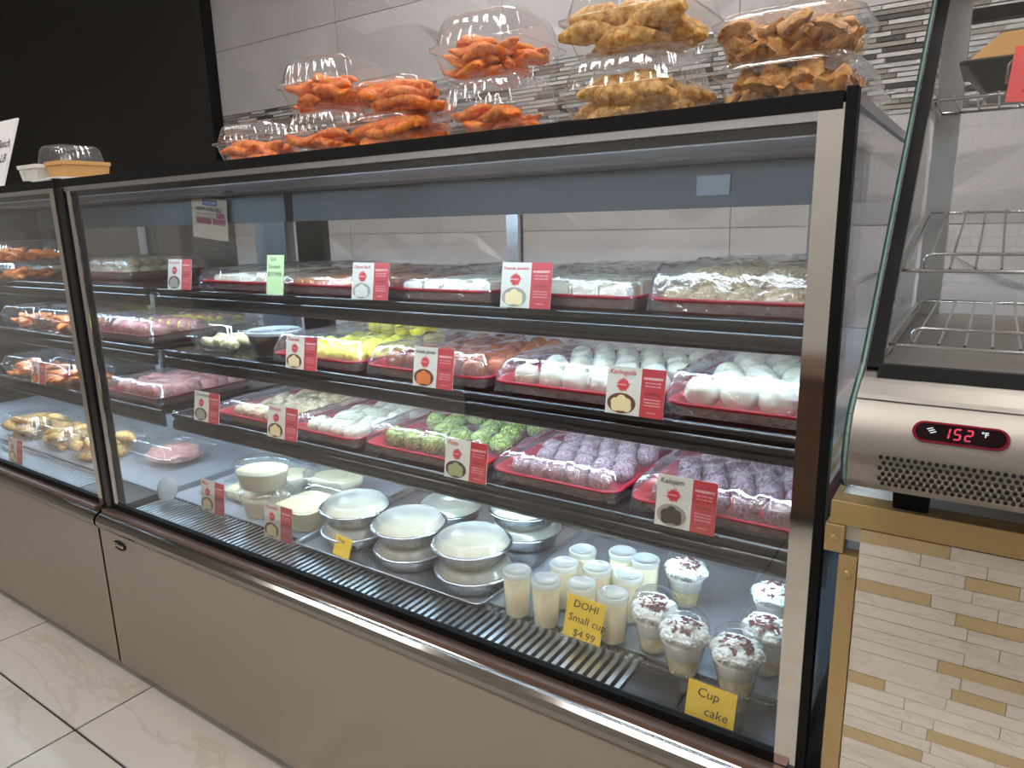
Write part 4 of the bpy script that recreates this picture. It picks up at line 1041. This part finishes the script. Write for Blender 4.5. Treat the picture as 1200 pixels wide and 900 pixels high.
text('unit_letters', '°F', .0062, 'icon', dp, (.0155, -.0031, .0005), bold=.0002)
ic = MB()
for k in range(3): ic.add([(-.024 + .0014 * k - .0012, -.0031, .0005 - .0016 * k + .002), (-.024 + .0014 * k + .0034, -.0031, .0022 - .0016 * k + .002), (-.024 + .0014 * k + .0036, -.0031, .0012 - .0016 * k + .002), (-.024 + .0014 * k - .001, -.0031, -.0005 - .0016 * k + .002)], [(0, 1, 2, 3)])
ic.build('heat_icon', 'icon', dp)
# vent: rows of small punched holes over the lower curve
hm = MB(); hn = 8
ctr = [(-.1385, .957), (-.1385, .9515), (-.1381, .946), (-.1361, .9405), (-.1342, .935), (-.1323, .930)]
for r_i, (yy, zz) in enumerate(ctr):
    tx = Vector((yy - (ctr[max(0, r_i - 1)][0]), zz - ctr[max(0, r_i - 1)][1])) if r_i else Vector((ctr[1][0] - yy, ctr[1][1] - zz))
    tx.normalize()
    nx_ = Vector((tx.y, -tx.x)); nx_ = nx_ if nx_.x < 0 else -nx_
    for k in range(72):
        cx = 1.7915 + .0056 * k + (.0028 if r_i % 2 else 0)
        if cx > 2.19: break
        vs_ = []
        for i in range(hn):
            a = 2 * PI * i / hn
            vs_.append((cx + .0019 * math.cos(a), yy + tx.x * .0021 * math.sin(a) + nx_.x * .0012, zz - CH + tx.y * .0021 * math.sin(a) + nx_.y * .0012))
        hm.add(vs_, [tuple(range(hn))])
tag(hm.build('vent_holes', 'hole', W), kind='stuff')
# wire shelves
def wire_shelf(yf, zf, yb, zb, rail=.0):
    s = MB(); x0, x1 = WX0 + .011, WX1 - .02
    s.tube([(x0, yf, zf - CH), (x1, yf, zf - CH), (x1, yb, zb - CH), (x0, yb, zb - CH)], .0022, 8, True)
    sh = s.build('wire_shelf', 'chrome', W)
    L_ = math.hypot(yb - yf, zb - zf); me = MB().tube([(0, 0, 0), (0, yb - yf, zb - zf)], .0015, 8).mesh('wire', 'chrome')
    x = x0 + .022
    while x < x1 - .01:
        link('wire', me, sh, (x, yf, zf - CH + .0028)); x += .0235
    q = .32
    r_ = MB().tube([(x0 + .020, yf + .012, zf - CH), (x0 + .020, yf + .012, zf - CH + .013), (x0 + .024, yf + .012, zf - CH + .017), (x0 + .030, yf + .012, zf - CH + .018), (x1 - .02, yf + .012, zf - CH + .018)], .0019, 8)
    if rail: r_.build('guard_rail', 'chrome', sh)
    for xx in (WX0 + .002, WX1 - .012):
        MB().prism_x([(yf, zf - CH - .012), (yb, zb - CH - .012), (yb, zb - CH - .004), (yf, zf - CH - .004)], xx, xx + .008).build('support', 'satin', sh)
wire_shelf(.26, 1.317, .42, 1.318)
wire_shelf(.075, 1.1135, .40, 1.176, 1)
wire_shelf(.012, 1.038, .415, 1.046, 1)
# pan with a paper bag and a pink tag on the top wire shelf
t = thing('baking_pan', (1.95, .335, 1.3225), 'dark metal pan on the top wire shelf of the heated display', 'pan')
MB().loft([rr(.24, .12, .012, 0), rr(.29, .15, .014, .034), rr(.304, .162, .016, .035), rr(.304, .162, .016, .038), rr(.284, .146, .014, .037), rr(.234, .114, .012, .003)], True, True).build('pan', 'pandk', t)
MB().tube([(-.10, -.079, .005), (-.10, -.083, .026), (-.094, -.084, .032), (-.08, -.084, .034), (.12, -.084, .034)], .0022, 8).build('handle', 'chrome', t)
t = MB(); t.loft([[(1.842, .30, 1.3275), (2.04, .30, 1.3275), (2.04, .375, 1.3275), (1.842, .375, 1.3275)], [(1.806, .296, 1.366), (2.05, .296, 1.366), (2.05, .37, 1.366), (1.806, .37, 1.366)], [(1.838, .335, 1.402), (2.02, .335, 1.408), (2.02, .345, 1.408), (1.838, .345, 1.402)]], smooth=False)
tag(t.build('paper_bag', 'kraft'), 'folded brown paper bag lying in the pan of the heated display', 'paper bag')
t = thing('price_tag', (1.885, .235, 1.302), 'pink handwritten price tag cut off by the right picture edge', 'price tag'); t.rotation_euler = (-.05, .06, 0)
bx('paper', (-.034, 0, 0), (.034, .001, .062), 'notep', t)
for k, (s_, dx) in enumerate((('Aloo', .016), ('Beguni', .016), ('$1.99', .014))): text('handwriting', s_, .014, 'ink', t, (-.034 + dx, -.0006, .048 - .0185 * k), shear=.15)

# low cabinet across the aisle, seen only in reflections
t = thing('low_cabinet', (.9, -2.1, 0), 'low brown wooden cabinet across the aisle, seen as a reflection in the steel post', 'cabinet')
bx('body', (-1.2, -.2, .05), (1.2, .2, .58), 'wood', t); bx('top', (-1.22, -.22, .58), (1.22, .23, .61), 'wood', t, .004); bx('plinth', (-1.16, -.18, 0), (1.16, .18, .05), 'blackm', t)
for k in range(4):
    d_ = bx('door', (-1.19 + .595 * k + .004, .2, .06), (-1.19 + .595 * (k + 1) - .004, .218, .57), 'wood', t, .003)
    bx('handle', (-1.19 + .595 * k + .26, .218, .50), (-1.19 + .595 * k + .34, .232, .512), 'satin', d_)
